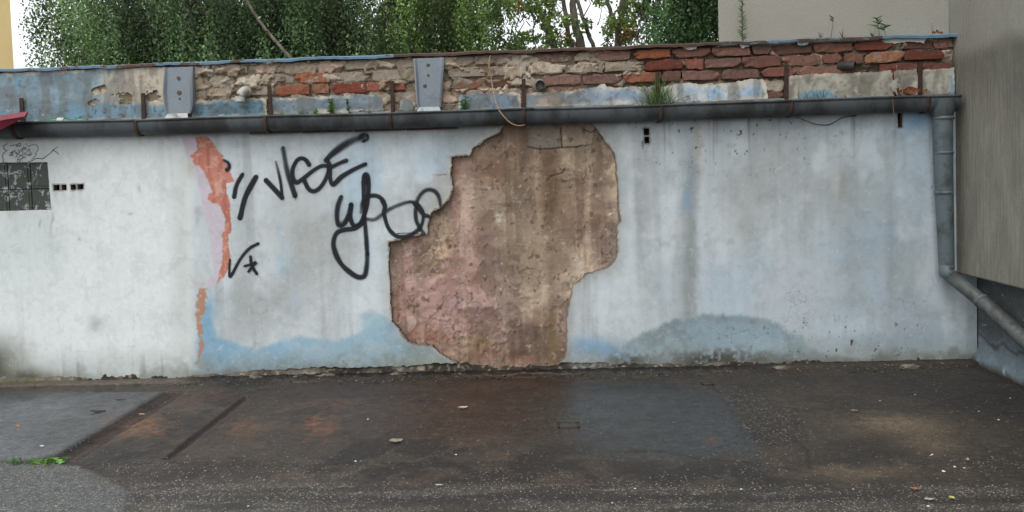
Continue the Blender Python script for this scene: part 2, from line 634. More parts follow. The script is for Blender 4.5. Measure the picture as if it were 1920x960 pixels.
# strip of screed and dirt along the foot of the wall
foot = np.exp(-((GY + 0.0) / 0.10) ** 2)
lf = 1 - sstep(320, 400, gpx)
rt = sstep(1380, 1480, gpx)
md = np.clip(1 - lf - rt, 0, 1)
k = sstep(-0.135, -0.115, GY + 0.02 * (nB - 0.5)) * lf
c = mixc(c, (112, 107, 98), k * 0.9)
H += 0.012 * k
k = sstep(-0.10, -0.085, GY + 0.02 * (nB - 0.5)) * rt
c = mixc(c, (98, 90, 80), k * 0.8)
H += 0.018 * k
k = sstep(-0.15, -0.06, GY + 0.10 * (nB - 0.5)) * np.clip(md + 0.5 * rt, 0, 1)
c = mixc(c, (34, 31, 28), k * 0.92)
H += 0.022 * k * (0.5 + nC)
c = mixc(c, (132, 118, 104), np.exp(-((GY + 0.10) / 0.012) ** 2) * gauss(gpx, gpy, 1000, 711, 95, 60) * 0.9)
c = mixc(c, (110, 98, 84), np.exp(-((GY + 0.14 + 0.03 * nB) / 0.012) ** 2) * md * sstep(0.55, 0.7, nB) * 0.8)
warm = 1 - np.clip(sstep(3, -3, s1) + sstep(4, -4, s2), 0, 1)
c = c * (1 + warm[..., None] * np.array((0.02, -0.03, -0.07)))
c = c * 0.79 * (0.80 + 0.22 * nC + 0.18 * fbm(CX * 60, CY * 40, 17, 2))[..., None]
H = np.where((GX == CX) & (GY == CY), H, 0.0)
ny_, nx_ = GX.shape
I = np.arange(nx_ * ny_).reshape(ny_, nx_)
Q = np.stack([I[:-1, :-1], I[:-1, 1:], I[1:, 1:], I[1:, :-1]], -1).reshape(-1, 4)
gcol = np.concatenate([lin(c), np.clip(rough, 0.2, 0.95)[..., None]], -1).reshape(-1, 4)
gme = mesh_np('ground', np.stack([GX, GY, H], -1), Q, col=gcol, extra={'agg': np.clip(agg, 0, 1)})


def mat_ground():
    m = N('wet_asphalt')
    a = m.attr('Col')
    ag = m.attr('agg').outputs['Fac']
    c = m.mix(1.0, a.outputs['Color'], m.grey(m.ramp(m.noise(150, 4, 0.7), 0.25, 0.75, 0.72, 1.26)), 'MULTIPLY')
    c = m.mix(1.0, c, m.grey(m.ramp(m.noise(22, 6, 0.7), 0.25, 0.75, 0.8, 1.2)), 'MULTIPLY')
    v = m.n('ShaderNodeTexVoronoi')
    v.inputs['Scale'].default_value = 95
    m.l(m.co, v.inputs['Vector'])
    sx = m.n('ShaderNodeSeparateColor')
    m.l(v.outputs['Color'], sx.inputs[0])
    # a stone shows where its own random number is below the local share of bare aggregate
    thr = m.math('MULTIPLY', ag, m.ramp(m.noise(7, 6, 0.7), 0.36, 0.62, 0.35, 0.9))
    on = m.math('LESS_THAN', sx.outputs[0], thr)
    core = m.ramp(v.outputs['Distance'], 0.5, 0.3)
    stone = m.mix(sx.outputs[1], lin((78, 76, 73)), lin((142, 138, 130)))
    k = m.math('MULTIPLY', on, core)
    c = m.mix(k, c, stone)
    v2 = m.n('ShaderNodeTexVoronoi')
    v2.inputs['Scale'].default_value = 130
    m.l(m.co, v2.inputs['Vector'])
    s2_ = m.n('ShaderNodeSeparateColor')
    m.l(v2.outputs['Color'], s2_.inputs[0])
    c = m.mix(1.0, c, m.grey(m.ramp(s2_.outputs[0], 0.0, 1.0, 0.70, 1.32)), 'MULTIPLY')
    m.base(c)
    wet = m.ramp(m.noise(7, 5, 0.6), 0.35, 0.7, -0.08, 0.14)
    m.rough(m.math('ADD', a.outputs['Alpha'], wet))
    m.p.inputs['Specular IOR Level'].default_value = 0.5
    h = m.math('ADD', m.noise(160, 5, 0.7), m.math('MULTIPLY', k, 0.6))
    m.bump(h, 0.45, 0.005)
    return m.m


g = obj('ground', gme, mat_ground())
g['kind'] = 'structure'
g['label'] = 'dark wet asphalt yard with rust grooves and bare aggregate'

# ================================================================== THE WALL
ZC = 2.500          # underside line of the coping
wall = thing('garage_wall', 'long low wall of flaking white and blue render with graffiti and brick parapet', 'wall')


def wallpix(X, Z, Y=0.0):
    return pix(np.stack([X, np.full_like(X, Y), Z], -1))


def topoly(pp, Y=0.0):
    P = onY(np.asarray(pp)[:, 0], np.asarray(pp)[:, 1], Y)
    return P[:, [0, 2]]


def face_y0(X, Z):
    """slow unevenness of the painted render"""
    return 0.012 * (fbm(X * 0.9, Z * 0.9, 31, 3) - 0.5) + 0.004 * (fbm(X * 5, Z * 5, 35, 2) - 0.5)


def sheet(name, box, step, keep, yfun, thick, colfun, mat, parent, edgecol=(120, 108, 95)):
    """a crust on the wall: grid kept where keep(X,Z) > 0, its outline pulled onto the zero line, rim turned back by thick"""
    x0, x1, z0, z1 = box
    xs = np.linspace(x0, x1, max(2, int(round((x1 - x0) / step)) + 1))
    zs = np.linspace(z0, z1, max(2, int(round((z1 - z0) / step)) + 1))
    X, Z = np.meshgrid(xs, zs)
    s = keep(X, Z) if keep is not None else np.full(X.shape, 1.0)
    cell = (s[:-1, :-1] + s[1:, :-1] + s[:-1, 1:] + s[1:, 1:]) / 4 > 0
    nz, nx = X.shape
    I = np.arange(nx * nz).reshape(nz, nx)
    cnt = np.zeros(X.shape, int)
    for a, b in ((slice(0, -1), slice(0, -1)), (slice(1, None), slice(0, -1)), (slice(0, -1), slice(1, None)), (slice(1, None), slice(1, None))):
        cnt[a, b] += cell
    full = np.zeros(X.shape, int) + 4
    full[0, :] -= 2
    full[-1, :] -= 2
    full[:, 0] -= 2
    full[:, -1] -= 2
    full[[0, 0, -1, -1], [0, -1, 0, -1]] = 1
    if keep is not None:
        gz, gxx = np.gradient(s, zs, xs)
        gn = np.maximum(gz ** 2 + gxx ** 2, 0.25)
        bd = (cnt > 0) & (cnt < full)
        mv = np.clip(s, -step * 1.2, step * 1.2)
        X = np.where(bd, X - mv * gxx / gn, X)
        Z = np.where(bd, Z - mv * gz / gn, Z)
    Y = yfun(X, Z)
    col = colfun(X, Z)
    P = np.stack([X, Y, Z], -1).reshape(-1, 3)
    Q = np.stack([I[:-1, :-1], I[:-1, 1:], I[1:, 1:], I[1:, :-1]], -1)[cell]
    # rim
    E = []
    pad = np.pad(cell, 1)
    hz = pad[1:, 1:-1] != pad[:-1, 1:-1]           # horizontal edges, row r between cell r-1 and r
    r, q = np.nonzero(hz)
    E.append(np.stack([I[r, q], I[r, q + 1]], 1))
    vt = pad[1:-1, 1:] != pad[1:-1, :-1]
    r, q = np.nonzero(vt)
    E.append(np.stack([I[r, q], I[r + 1, q]], 1))
    E = np.concatenate(E)
    n0 = len(P)
    ids, inv = np.unique(E.ravel(), return_inverse=True)
    fr = P[ids].copy()
    bk = fr.copy()
    bk[:, 1] += thick
    inv = inv.reshape(-1, 2)
    m = len(ids)
    Qs = np.stack([n0 + inv[:, 0], n0 + inv[:, 1], n0 + m + inv[:, 1], n0 + m + inv[:, 0]], 1)
    P = np.concatenate([P, fr, bk])
    cc = lin(col.reshape(-1, 3))
    ec = lin(np.array(edgecol)) * (0.8 + 0.4 * rng.random((2 * m, 1)))
    cc = np.concatenate([cc, ec])
    Qall = np.concatenate([Q, Qs])
    used = np.unique(Qall)
    remap = np.full(len(P), -1)
    remap[used] = np.arange(len(used))
    me = mesh_np(name, P[used], remap[Qall], col=cc[used])
    return obj(name, me, mat, parent)


# --- outline of the big bald patch, traced from the photograph
HOLE = crop(700, 220, 1.92, [(475, 30), (455, 55), (430, 68), (400, 80), (365, 108), (345, 137), (325, 138), (283, 140), (282, 165), (278, 205), (290, 250),
                             (272, 292), (245, 325), (215, 335), (203, 360), (195, 420), (130, 432), (55, 448), (58, 520), (62, 600), (66, 690),
                             (70, 735), (95, 760), (105, 785), (140, 812), (215, 822), (240, 845), (280, 870), (330, 896), (420, 905), (520, 898), (640, 900),
                             (685, 865), (694, 840), (694, 720), (708, 650), (718, 600), (740, 590), (765, 562), (840, 540), (870, 510), (877, 480),
                             (876, 395), (888, 370), (880, 310), (876, 210), (868, 130), (845, 100), (800, 40), (780, 26), (750, -10), (640, -12), (500, -10)])
HOLE_W = topoly(HOLE)
WIN = [(-180, 306), (89, 304), (96, 393), (-180, 401)]
VENTS = [[(100, 347), (111.5, 346.5), (112, 356.5), (100.5, 357)], [(115, 346.5), (124, 346), (124.5, 356), (116, 356.5)],
         [(132, 346), (141.5, 345.5), (142, 355.5), (133, 356)], [(145, 345.5), (156, 345), (156.5, 354.5), (146, 355)],
         [(1207, 241), (1217, 240.5), (1217.5, 253), (1207.5, 253.5)], [(1208, 257), (1217.5, 256.5), (1218, 268.5), (1209, 269)],
         [(1683, 212), (1691.5, 212), (1691.5, 239), (1684, 239.5)]]


def face_y(X, Z):
    """the render, lifting off the wall along the broken edge of the bald patch"""
    d = np.maximum(sdf(HOLE_W, X, Z), 0)
    return face_y0(X, Z) - 0.012 * np.exp(-d / 0.05) * (0.3 + 1.2 * fbm(X * 4, Z * 4, 37, 2))


BALDBASE = [(640, 694), (700, 680), (740, 676), (800, 676), (860, 690), (930, 697), (1010, 696), (1060, 680), (1100, 676), (1180, 684), (1180, 740), (640, 740)]


def coat_keep(X, Z):
    n = fbm(X * 22, Z * 22, 51, 4) - 0.5
    s = sdf(HOLE_W, X, Z) + 0.034 * n + 0.012 * (fbm(X * 90, Z * 90, 52, 2) - 0.5)
    s = np.minimum(s, sdf(topoly(WIN), X, Z) + 0.004 * n)
    for v in VENTS:
        s = np.minimum(s, sdf(topoly(v), X, Z) + 0.003 * n)
    # crumbled lower edge
    px, py = wallpix(X, Z)
    low = 0.028 + 0.03 * (fbm(X * 3, X * 0 + 2, 53) - 0.35) + 0.035 * n
    low = low + 0.055 * np.exp(-((px - 900) / 260) ** 2) + 0.03 * np.exp(-((px - 560) / 120) ** 2)
    low = np.where(px < 330, 0.012 + 0.02 * n, low)
    low = np.where(px > 1500, 0.03 + 0.012 * n, low)
    s = np.minimum(s, Z - low)
    return s


def poly_mask(pp, px, py, soft=1.5):
    return sstep(soft, -soft, sdf(pp, px, py))


ORANGE = crop(0, 240, 3, [(1095, 50), (1165, 50), (1200, 85), (1215, 120), (1255, 155), (1262, 190), (1290, 240), (1320, 300), (1265, 310), (1275, 350),
                          (1285, 400), (1295, 480), (1300, 570), (1285, 600), (1285, 660), (1295, 740), (1290, 790), (1250, 840), (1215, 880),
                          (1230, 830), (1250, 750), (1255, 660), (1245, 590), (1265, 580), (1262, 510), (1240, 440), (1225, 425), (1195, 425),
                          (1170, 400), (1175, 370), (1195, 360), (1170, 300), (1145, 250), (1120, 210), (1090, 205), (1085, 180), (1070, 155), (1110, 130), (1108, 100)])
LILAC = crop(0, 240, 3, [(1020, 52), (1100, 52), (1115, 130), (1072, 160), (1090, 205), (1125, 210), (1150, 250), (1200, 365), (1175, 380), (1200, 425),
                         (1245, 440), (1266, 510), (1268, 585), (1250, 595), (1258, 660), (1234, 830), (1200, 890), (1115, 885), (1160, 858), (1205, 830), (1195, 700),
                         (1165, 560), (1130, 400), (1100, 230), (1050, 160)])
BROWNSTRIP = crop(320, 240, 2, [(106, 600), (132, 600), (127, 650), (122, 720), (116, 770), (120, 835), (106, 885), (94, 885), (106, 800), (98, 720), (96, 640)])
BLUEMID = [(372, 560), (392, 575), (400, 630), (480, 655), (520, 640), (565, 630), (590, 634), (630, 638), (665, 628), (690, 610), (712, 592), (740, 600), (790, 650),
           (840, 665), (840, 730), (372, 730)]
BLUEMID2 = [(640, 640), (700, 625), (760, 640), (860, 668), (860, 730), (640, 730)]
MOUND = [(1130, 680), (1165, 652), (1200, 625), (1250, 603), (1320, 587), (1400, 591), (1445, 598), (1485, 622), (1512, 650), (1560, 668), (1590, 690), (1590, 730), (1100, 730)]


def coat_col(X, Z):
    px, py = wallpix(X, Z)
    n1 = fbm(X * 1.7, Z * 1.7, 61)
    n2 = fbm(X * 8, Z * 8, 65)
    n3 = fbm(X * 34, Z * 34, 69, 3)
    st = fbm(X * 9, Z * 0.55, 71)            # vertical runs
    st2 = fbm(X * 26, Z * 0.9, 75)
    wx, wy = px + 14 * (n2 - 0.5) + 6 * (n3 - 0.5), py + 14 * (n2 - 0.5) + 6 * (n3 - 0.5)
    base_y = 722 - 0.024 * px
    c = np.zeros(X.shape + (3,)) + np.array((200, 206, 208.0))
    right = sstep(1100, 1250, px)
    left = 1 - sstep(350, 372, wx)
    c = mixc(c, (192, 201, 206), right)
    c = mixc(c, (178, 190, 197), sstep(1450, 1700, px) * 0.8)
    # grey washed and pale clouds of old paint
    mid = 1 - left
    c = mixc(c, (166, 170, 169), mid * sstep(0.50, 0.72, n1) * (0.7 - 0.25 * right))
    c = mixc(c, (214, 221, 225), mid * sstep(0.52, 0.68, fbm(X * 2.6 + 4, Z * 1.8, 81)) * 0.7)
    c = mixc(c, (168, 196, 214), mid * sstep(0.55, 0.72, fbm(X * 2.1 + 9, Z * 1.5, 85)) * (0.55 - 0.3 * right))
    c = mixc(c, (162, 166, 165), mid * sstep(0.56, 0.75, st) * (0.5 - 0.25 * right))
    c = mixc(c, (206, 214, 220), mid * sstep(0.58, 0.78, st2) * 0.2)
    c = mixc(c, (150, 152, 148), mid * sstep(0.6, 0.8, n2) * 0.25)
    for cx, cy, rx, ry, col, k in ((455, 470, 22, 190, (164, 170, 170), .55), (560, 420, 60, 110, (172, 175, 172), .5), (640, 500, 50, 70, (176, 180, 178), .4),
                                   (720, 480, 45, 90, (214, 222, 226), .6), (690, 570, 60, 50, (214, 222, 226), .7), (420, 420, 12, 200, (205, 216, 224), .6),
                                   (830, 300, 70, 36, (166, 190, 206), .5), (620, 275, 120, 20, (206, 214, 220), .5),
                                   (1298, 330, 16, 70, (140, 150, 156), .7), (1295, 450, 18, 130, (142, 146, 144), .75), (1290, 570, 14, 80, (140, 142, 140), .5), (1288, 372, 9, 22, (128, 164, 192), .7),
                                   (1318, 420, 10, 200, (204, 212, 218), .7), (1310, 280, 6, 60, (168, 156, 140), .5), (1215, 340, 24, 90, (170, 172, 172), .5), (1198, 430, 9, 150, (156, 160, 160), .5),
                                   (1400, 350, 60, 70, (168, 172, 170), .5), (1408, 420, 30, 60, (160, 164, 160), .5), (1412, 280, 10, 70, (158, 162, 162), .5), (1185, 560, 40, 90, (208, 214, 216), .6),
                                   (1510, 400, 16, 60, (160, 165, 163), .45), (1575, 340, 24, 40, (150, 152, 146), .6), (1565, 340, 8, 26, (206, 208, 204), .5), (1600, 500, 22, 90, (160, 166, 168), .5),
                                   (1670, 480, 9, 110, (140, 148, 150), .5), (1668, 470, 40, 30, (158, 168, 174), .4), (1715, 225, 30, 26, (140, 176, 206), .8), (1640, 440, 50, 50, (166, 188, 206), .5),
                                   (1480, 560, 70, 60, (196, 204, 210), .5), (1720, 580, 60, 60, (160, 172, 180), .5), (1700, 640, 160, 16, (156, 180, 198), .5), (1760, 400, 20, 150, (176, 186, 192), .5)):
        c = mixc(c, col, k * gauss(wx, wy, cx, cy, rx, ry))
    # newer white paint on the left
    lc = np.zeros_like(c) + np.array((222, 227, 225.0))
    lc = mixc(lc, (206, 212, 211), sstep(0.45, 0.75, n1) * 0.6)
    lc = mixc(lc, (184, 190, 188), sstep(0.62, 0.8, st) * 0.35)
    lc = mixc(lc, (188, 192, 188), gauss(px, py, 340, 480, 18, 260) * 0.5)
    lc = mixc(lc, (150, 152, 150), np.clip(sum(gauss(wx, wy, *q) for q in ((22, 380, 10, 24), (98, 415, 3, 22), (243, 400, 4, 3), (259, 352, 4, 6), (75, 420, 2, 10), (150, 450, 3, 3), (180, 610, 12, 16))), 0, 1) * 0.5)
    lc = mixc(lc, (160, 160, 152), sstep(0.64, 0.8, st2) * sstep(base_y - 70, base_y - 5, py) * 0.9)
    c = c * (1 - left[..., None]) + lc * left[..., None]
    c = mixc(c, (186, 180, 164), gauss(wx, wy, 357, 312, 8, 22) * 0.7)
    # blue paint towards the foot
    s = sdf(BLUEMID, px, wy + 8 * (n2 - 0.5))
    k = sstep(6, -9, s + 20 * (n2 - 0.5) + 10 * (n3 - 0.5)) * (px < 900)
    c = mixc(c, (134, 173, 196), k * (0.6 + 0.5 * n1))
    c = mixc(c, (176, 194, 202), k * sstep(0.52, 0.60, fbm(X * 6 + 3, Z * 9, 87)) * 0.5)
    c = mixc(c, (134, 170, 192), k * gauss(wx, wy, 415, 650, 45, 50) * 0.85)
    c = mixc(c, (130, 164, 184), k * gauss(wx, wy, 540, 690, 70, 22) * 0.7)
    c = mixc(c, (172, 196, 208), k * gauss(wx, wy, 620, 660, 60, 16) * 0.6)
    c = mixc(c, (132, 172, 198), gauss(wx, wy, 388, 590, 14, 40) * 0.85)
    c = mixc(c, (160, 186, 198), sstep(6, -10, sdf([(676, 590), (690, 584), (730, 596), (740, 620), (800, 650), (760, 655), (680, 625)], wx, wy)) * 0.75)
    c = mixc(c, (134, 172, 206), gauss(wx, wy, 1135, 655, 36, 16) * 0.9 + gauss(wx, wy, 1090, 650, 30, 20) * 0.6 + gauss(wx, wy, 1165, 668, 30, 10) * .6)
    s = sdf(MOUND, wx, wy)
    k = sstep(3, -6, s + 26 * (n2 - 0.5) + 10 * (n3 - 0.5) + 14 * (st2 - 0.5)) * (0.45 + 0.55 * gauss(px, py, 1360, 620, 190, 90))
    c = mixc(c, (142, 164, 175), k * 0.85)
    c = mixc(c, (124, 134, 136), k * sstep(0.42, 0.68, n2) * 0.7)
    c = mixc(c, (170, 192, 204), k * gauss(wx, wy, 1420, 650, 60, 22) * 0.7)
    c = mixc(c, (146, 180, 204), k * gauss(wx, wy, 1180, 660, 40, 14) * 0.8)
    c = mixc(c, (130, 138, 140), np.exp(-((s + 8) / 7) ** 2) * 0.35 * gauss(px, py, 1340, 595, 160, 40))
    # orange, lilac and brown paint left of the lettering
    lw = 3.0 * (n3 - 0.5) + 2 * (n2 - 0.5)
    c = mixc(c, (202, 190, 200), poly_mask(LILAC, px + lw, py + lw) * 0.9)
    oc = mixc(np.zeros_like(c) + np.array((198, 128, 108.0)), (176, 108, 90), sstep(0.4, 0.7, fbm(X * 40, Z * 9, 95, 3)))
    oc = mixc(oc, (214, 168, 152), sstep(0.60, 0.72, fbm(X * 30, Z * 30, 97, 3)) * 0.7)
    ko = poly_mask(ORANGE, px + lw * 1.7 + 4 * (fbm(X * 12, Z * 60, 99, 3) - 0.5), py + lw * 1.2, 0.9) * (0.9 + 0.1 * n2)
    c = c * (1 - ko[..., None]) + oc * ko[..., None]
    c = mixc(c, (178, 136, 112), poly_mask(BROWNSTRIP, px + 4 * lw + 4 * (n2 - .5), py + lw) * sstep(0.20, 0.34, n3))
    c = mixc(c, (188, 184, 180), gauss(wx, wy, 368, 525, 12, 14) * 0.6)
    # dark band under the gutter, grime at the foot, and runs
    top = 252 - 0.03 * px
    c = mixc(c, (118, 112, 104), sstep(top + 20, top - 2, py + 12 * (n2 - 0.5)) * 0.75)
    rs = sstep(0.60, 0.78, st2) * sstep(top + 150, top, py) * (px > 900)
    c = mixc(c, (112, 110, 104), rs * 0.55)
    dist = base_y - py
    c = mixc(c, (98, 98, 88), sstep(30, 2, dist + 46 * (n2 - 0.5)) * 0.85 * (1 - 0.4 * left))
    c = mixc(c, (116, 120, 110), sstep(62, 12, dist + 50 * (n1 - 0.5)) * sstep(0.40, 0.66, n3 * 0.4 + n2 * 0.6) * 0.55 * mid * (1 - 0.6 * sstep(1480, 1600, px)))
    c = mixc(c, (150, 156, 152), sstep(70, 10, dist + 60 * (n1 - 0.5)) * 0.4)
    c = mixc(c, (70, 68, 56), 0.95 * gauss(wx, wy, -6, 690, 28, 40) + 0.9 * gauss(wx, wy, 52, 710, 36, 18))
    c = mixc(c, (128, 128, 118), 0.5 * gauss(wx, wy, 20, 670, 40, 40))
    c = mixc(c, (66, 63, 57), np.clip(0.95 * gauss(wx, wy, 1340, 676, 70, 18) + 0.8 * gauss(wx, wy, 1180, 678, 28, 14) + 0.5 * gauss(wx, wy, 1500, 686, 40, 8), 0, 1) * sstep(0.3, 0.6, n3))
    c = mixc(c, (150, 148, 132), gauss(wx, wy, 800, 680, 70, 14) * 0.6)
    k = sstep(0.60, 0.72, n3) * sstep(45, 5, dist) * mid * (1 - sstep(1450, 1550, px))
    c = mixc(c, (104, 100, 90), k * 0.35)
    # little knocks under the right hand gutter
    k = sstep(0.765, 0.80, fbm(X * 40, Z * 26, 91, 3)) * (gauss(px, py, 1350, 250, 180, 60) + gauss(px, py, 1560, 640, 200, 40))
    c = mixc(c, (70, 62, 56), k)
    # grubby halo round the bald patch, bare grey, painted edge highlight and shadow
    c = mixc(c, (176, 174, 168), poly_mask(crop(400, 220, 3, [(1245, 320), (1335, 325), (1340, 420), (1290, 495), (1215, 520), (1200, 420)]), wx, wy) * 0.6)
    c = mixc(c, (112, 110, 104), gauss(px, py + 2 * (n3 - .5), 831, 327.5, 15, 1.6) * 0.8)
    c = mixc(c, (206, 206, 202), gauss(wx, wy, 838, 345, 8, 12) * 0.4)
    sh = sdf(HOLE, px, py)
    c = mixc(c, (206, 200, 188), sstep(9.0, 1.0, sh + 10 * (n2 - 0.5)) * sstep(0.42, 0.55, n2) * 0.8)  # pale broken plaster, doubling as a painted edge highlight
    c = mixc(c, (104, 92, 80), sstep(3.5, 0.0, sh + 5 * (n3 - 0.5)) * 0.8)  # edge shadow coloured in as a thin dark rim
    c = mixc(c, (150, 146, 138), sstep(30, 0, sh + 30 * (n2 - 0.5)) * 0.3)
    for v in VENTS:
        vx, vy = np.mean(v, 0)
        c = mixc(c, (120, 114, 106), sstep(3.5, 0.5, sdf(v, px, py) + 3 * (n3 - .5)) * 0.7)
        c = mixc(c, (140, 136, 130), np.exp(-((wx - vx) / 5) ** 2) * sstep(0, 8, py - vy) * sstep(45, 10, py - vy) * 0.16)
    return np.clip(c * (0.97 + 0.06 * n3)[..., None], 0, 255)


XL, XR = -7.2, 3.325
coat = sheet('render_coat', (XL, XR, -0.02, 2.03), 0.0068, coat_keep, face_y, 0.044, coat_col, M_coat, wall)
coat['label'] = 'white and pale blue painted render with orange and lilac paint smears'


def sub_layers(X, Z, px, py):
    """skins of older coats still clinging to the masonry"""
    n = fbm(X * 25, Z * 25, 191, 4)
    a = fbm(X * 3.2, Z * 2.6, 193, 4) + 0.16 * (n - 0.5) - 0.10 * gauss(px, py, 830, 560, 110, 90)
    b = fbm(X * 5.5 + 4, Z * 5.0, 197, 4) + 0.18 * (n - 0.5) + 0.10 * gauss(px, py, 840, 560, 110, 90)
    return sstep(0.49, 0.505, a), sstep(0.575, 0.59, b)


def sub_y(X, Z):
    r = 0.014 * (fbm(X * 7, Z * 7, 101) - 0.5) + 0.004 * (fbm(X * 30, Z * 30, 105, 3) - 0.5)
    px, py = wallpix(X, Z)
    # grey slab set in the top, rough sandy and spalled areas
    r = r - 0.006 * poly_mask(crop(700, 220, 1.92, [(555, 10), (668, 10), (675, 70), (680, 108), (600, 114), (560, 105)]), px, py, 1)
    r = r - 0.008 * poly_mask(crop(700, 220, 1.92, [(682, 10), (800, 20), (790, 95), (720, 108), (684, 100)]), px, py, 1)
    L1, L2 = sub_layers(X, Z, px, py)
    r = r - 0.0020 * L1 - 0.0030 * L2
    k = gauss(px, py, 805, 480, 45, 45) + gauss(px, py, 850, 640, 90, 40) + gauss(px, py, 820, 590, 60, 20) + 0.6 * gauss(px, py, 935, 405, 10, 12)
    r = r - 0.018 * np.clip(k, 0, 1) * (fbm(X * 24, Z * 24, 111, 4) - 0.35)
    return 0.030 + r


def sub_col(X, Z):
    px, py = wallpix(X, Z)
    n1 = fbm(X * 2.4, Z * 2.4, 121)
    n2 = fbm(X * 10, Z * 10, 125)
    n3 = fbm(X * 36, Z * 36, 129, 3)
    st = fbm(X * 11, Z * 0.8, 133)
    wx, wy = px + 26 * (n2 - 0.5) + 8 * (n3 - 0.5), py + 26 * (n2 - 0.5) + 8 * (n3 - 0.5)
    c = np.zeros(X.shape + (3,)) + np.array((150, 133, 114.0))
    c = mixc(c, (124, 104, 86), sstep(0.42, 0.66, n1) * 0.8)
    c = mixc(c, (176, 158, 138), sstep(0.48, 0.68, fbm(X * 3.1 + 5, Z * 2.2, 137)) * 0.7)
    T = [  # x, y, rx, ry, colour, amount
        (930, 300, 70, 60, (138, 106, 84), .9), (900, 275, 40, 24, (150, 124, 102), .6), (1030, 330, 20, 75, (112, 88, 66), .9), (1000, 420, 40, 120, (158, 138, 116), .7),
        (985, 440, 22, 90, (166, 146, 122), .7), (1110, 400, 36, 60, (136, 110, 94), .9), (1125, 450, 24, 40, (138, 114, 106), .8), (1085, 300, 40, 36, (166, 146, 122), .8),
        (800, 540, 90, 70, (168, 132, 126), .95), (770, 480, 30, 30, (166, 126, 114), .9), (880, 470, 44, 40, (146, 110, 102), .8), (860, 560, 60, 60, (164, 128, 124), .8), (870, 400, 22, 90, (154, 132, 130), .6), (950, 610, 50, 30, (140, 108, 100), .8),
        (930, 510, 60, 26, (122, 100, 86), .8), (912, 640, 70, 22, (140, 106, 96), .6), (805, 480, 34, 42, (158, 138, 108), .95), (830, 430, 16, 40, (160, 142, 116), .8),
        (790, 630, 50, 16, (128, 84, 66), .85), (740, 590, 8, 70, (140, 100, 78), .8), (895, 650, 34, 22, (132, 112, 78), .9), (870, 672, 50, 10, (136, 120, 86), .7),
        (960, 670, 70, 18, (132, 88, 72), .8), (1035, 660, 18, 36, (110, 88, 58), .8), (1010, 640, 10, 60, (120, 98, 72), .5), (1052, 640, 14, 60, (140, 110, 98), .7), (1045, 560, 30, 60, (146, 128, 112), .7),
        (935, 408, 9, 9, (196, 186, 166), .9), (1128, 372, 16, 8, (182, 172, 162), .8), (1146, 404, 8, 5, (190, 182, 168), .8), (948, 585, 8, 6, (184, 170, 162), .7), (1085, 500, 8, 16, (176, 166, 156), .7), (860, 300, 10, 16, (150, 130, 132), .8)]
    for cx, cy, rx, ry, col, k in T:
        c = mixc(c, col, k * np.clip(1.25 * gauss(wx, wy, cx, cy, rx, ry), 0, 1))
    c = mixc(c, (186, 168, 146), sstep(0.54, 0.70, st) * 0.5)
    c = mixc(c, (100, 82, 68), sstep(0.54, 0.70, fbm(X * 13 + 7, Z * 0.7, 139)) * 0.55)
    c = mixc(c, (112, 92, 80), sstep(0.52, 0.64, fbm(X * 6, Z * 6 + 3, 143)) * 0.5)
    c = mixc(c, (186, 158, 150), sstep(0.54, 0.66, fbm(X * 7 + 2, Z * 7, 147)) * 0.6 * np.clip(gauss(px, py, 830, 550, 130, 110), 0, 1))
    c = mixc(c, (128, 120, 110), poly_mask(crop(700, 220, 1.92, [(555, 10), (668, 10), (675, 70), (680, 108), (600, 114), (560, 105)]), px, py, 1) * 0.95)
    c = mixc(c, (158, 138, 118), poly_mask(crop(700, 220, 1.92, [(682, 10), (800, 20), (790, 95), (720, 108), (684, 100)]), px, py, 1) * 0.8)
    c = mixc(c, (92, 74, 62), sstep(0.62, 0.74, n3) * (0.25 + 0.55 * np.clip(gauss(px, py, 850, 640, 120, 50) + gauss(px, py, 810, 480, 60, 60), 0, 1)))
    L1, L2 = sub_layers(X, Z, px, py)
    c = mixc(c, c * np.array((1.06, 1.05, 1.04)), L1)
    c = mixc(c, c * 0.92, (1 - L1) * 0.8)
    pk = np.clip(gauss(px, py, 830, 550, 130, 110), 0, 1)
    c = mixc(c, (184, 160, 146), L2 * (0.12 + 0.2 * pk))
    c = mixc(c, (190, 156, 150), L2 * pk * 0.35)
    # shade along the edge of each skin, painted as a dark outline
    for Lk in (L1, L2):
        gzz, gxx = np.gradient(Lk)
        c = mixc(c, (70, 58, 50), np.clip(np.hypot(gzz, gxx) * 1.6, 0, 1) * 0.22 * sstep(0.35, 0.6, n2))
    c = mixc(c, (118, 94, 74), np.exp(-((px - 1032 + 8 * (n2 - .5)) / 12) ** 2) * sstep(270, 300, py) * (1 - sstep(400, 470, py)) * 0.8)
    c = mixc(c, (176, 156, 132), np.exp(-((px - 1000 + 14 * (n2 - .5)) / 26) ** 2) * sstep(380, 430, py) * (1 - sstep(560, 620, py)) * 0.55)
    c = mixc(c, (122, 102, 72), np.exp(-((px - 1036 + 8 * (n2 - .5)) / 8) ** 2) * sstep(560, 610, py) * 0.75)
    c = mixc(c, (188, 172, 160), np.exp(-((px - 868 + 8 * (n2 - .5)) / 8) ** 2) * sstep(320, 350, py) * (1 - sstep(440, 480, py)) * 0.5)
    up = sstep(560, 420, py + 0.0 * px) * sstep(860, 940, px)
    c = mixc(c, (160, 140, 114), up * 0.10)
    g_ = c.mean(-1, keepdims=True)
    c = g_ + (c - g_) * 1.0
    # crisp-edged darker and paler scabs
    q1 = fbm(X * 4.2 + 1, Z * 3.4 + 8, 501, 6)
    q2 = fbm(X * 6.5 + 5, Z * 4.5 + 2, 503, 6)
    c = mixc(c, c * np.array((0.80, 0.77, 0.75)), sstep(0.52, 0.57, q1) * 0.45)
    c = mixc(c, c * np.array((1.17, 1.17, 1.16)), sstep(0.54, 0.59, q2) * 0.45)
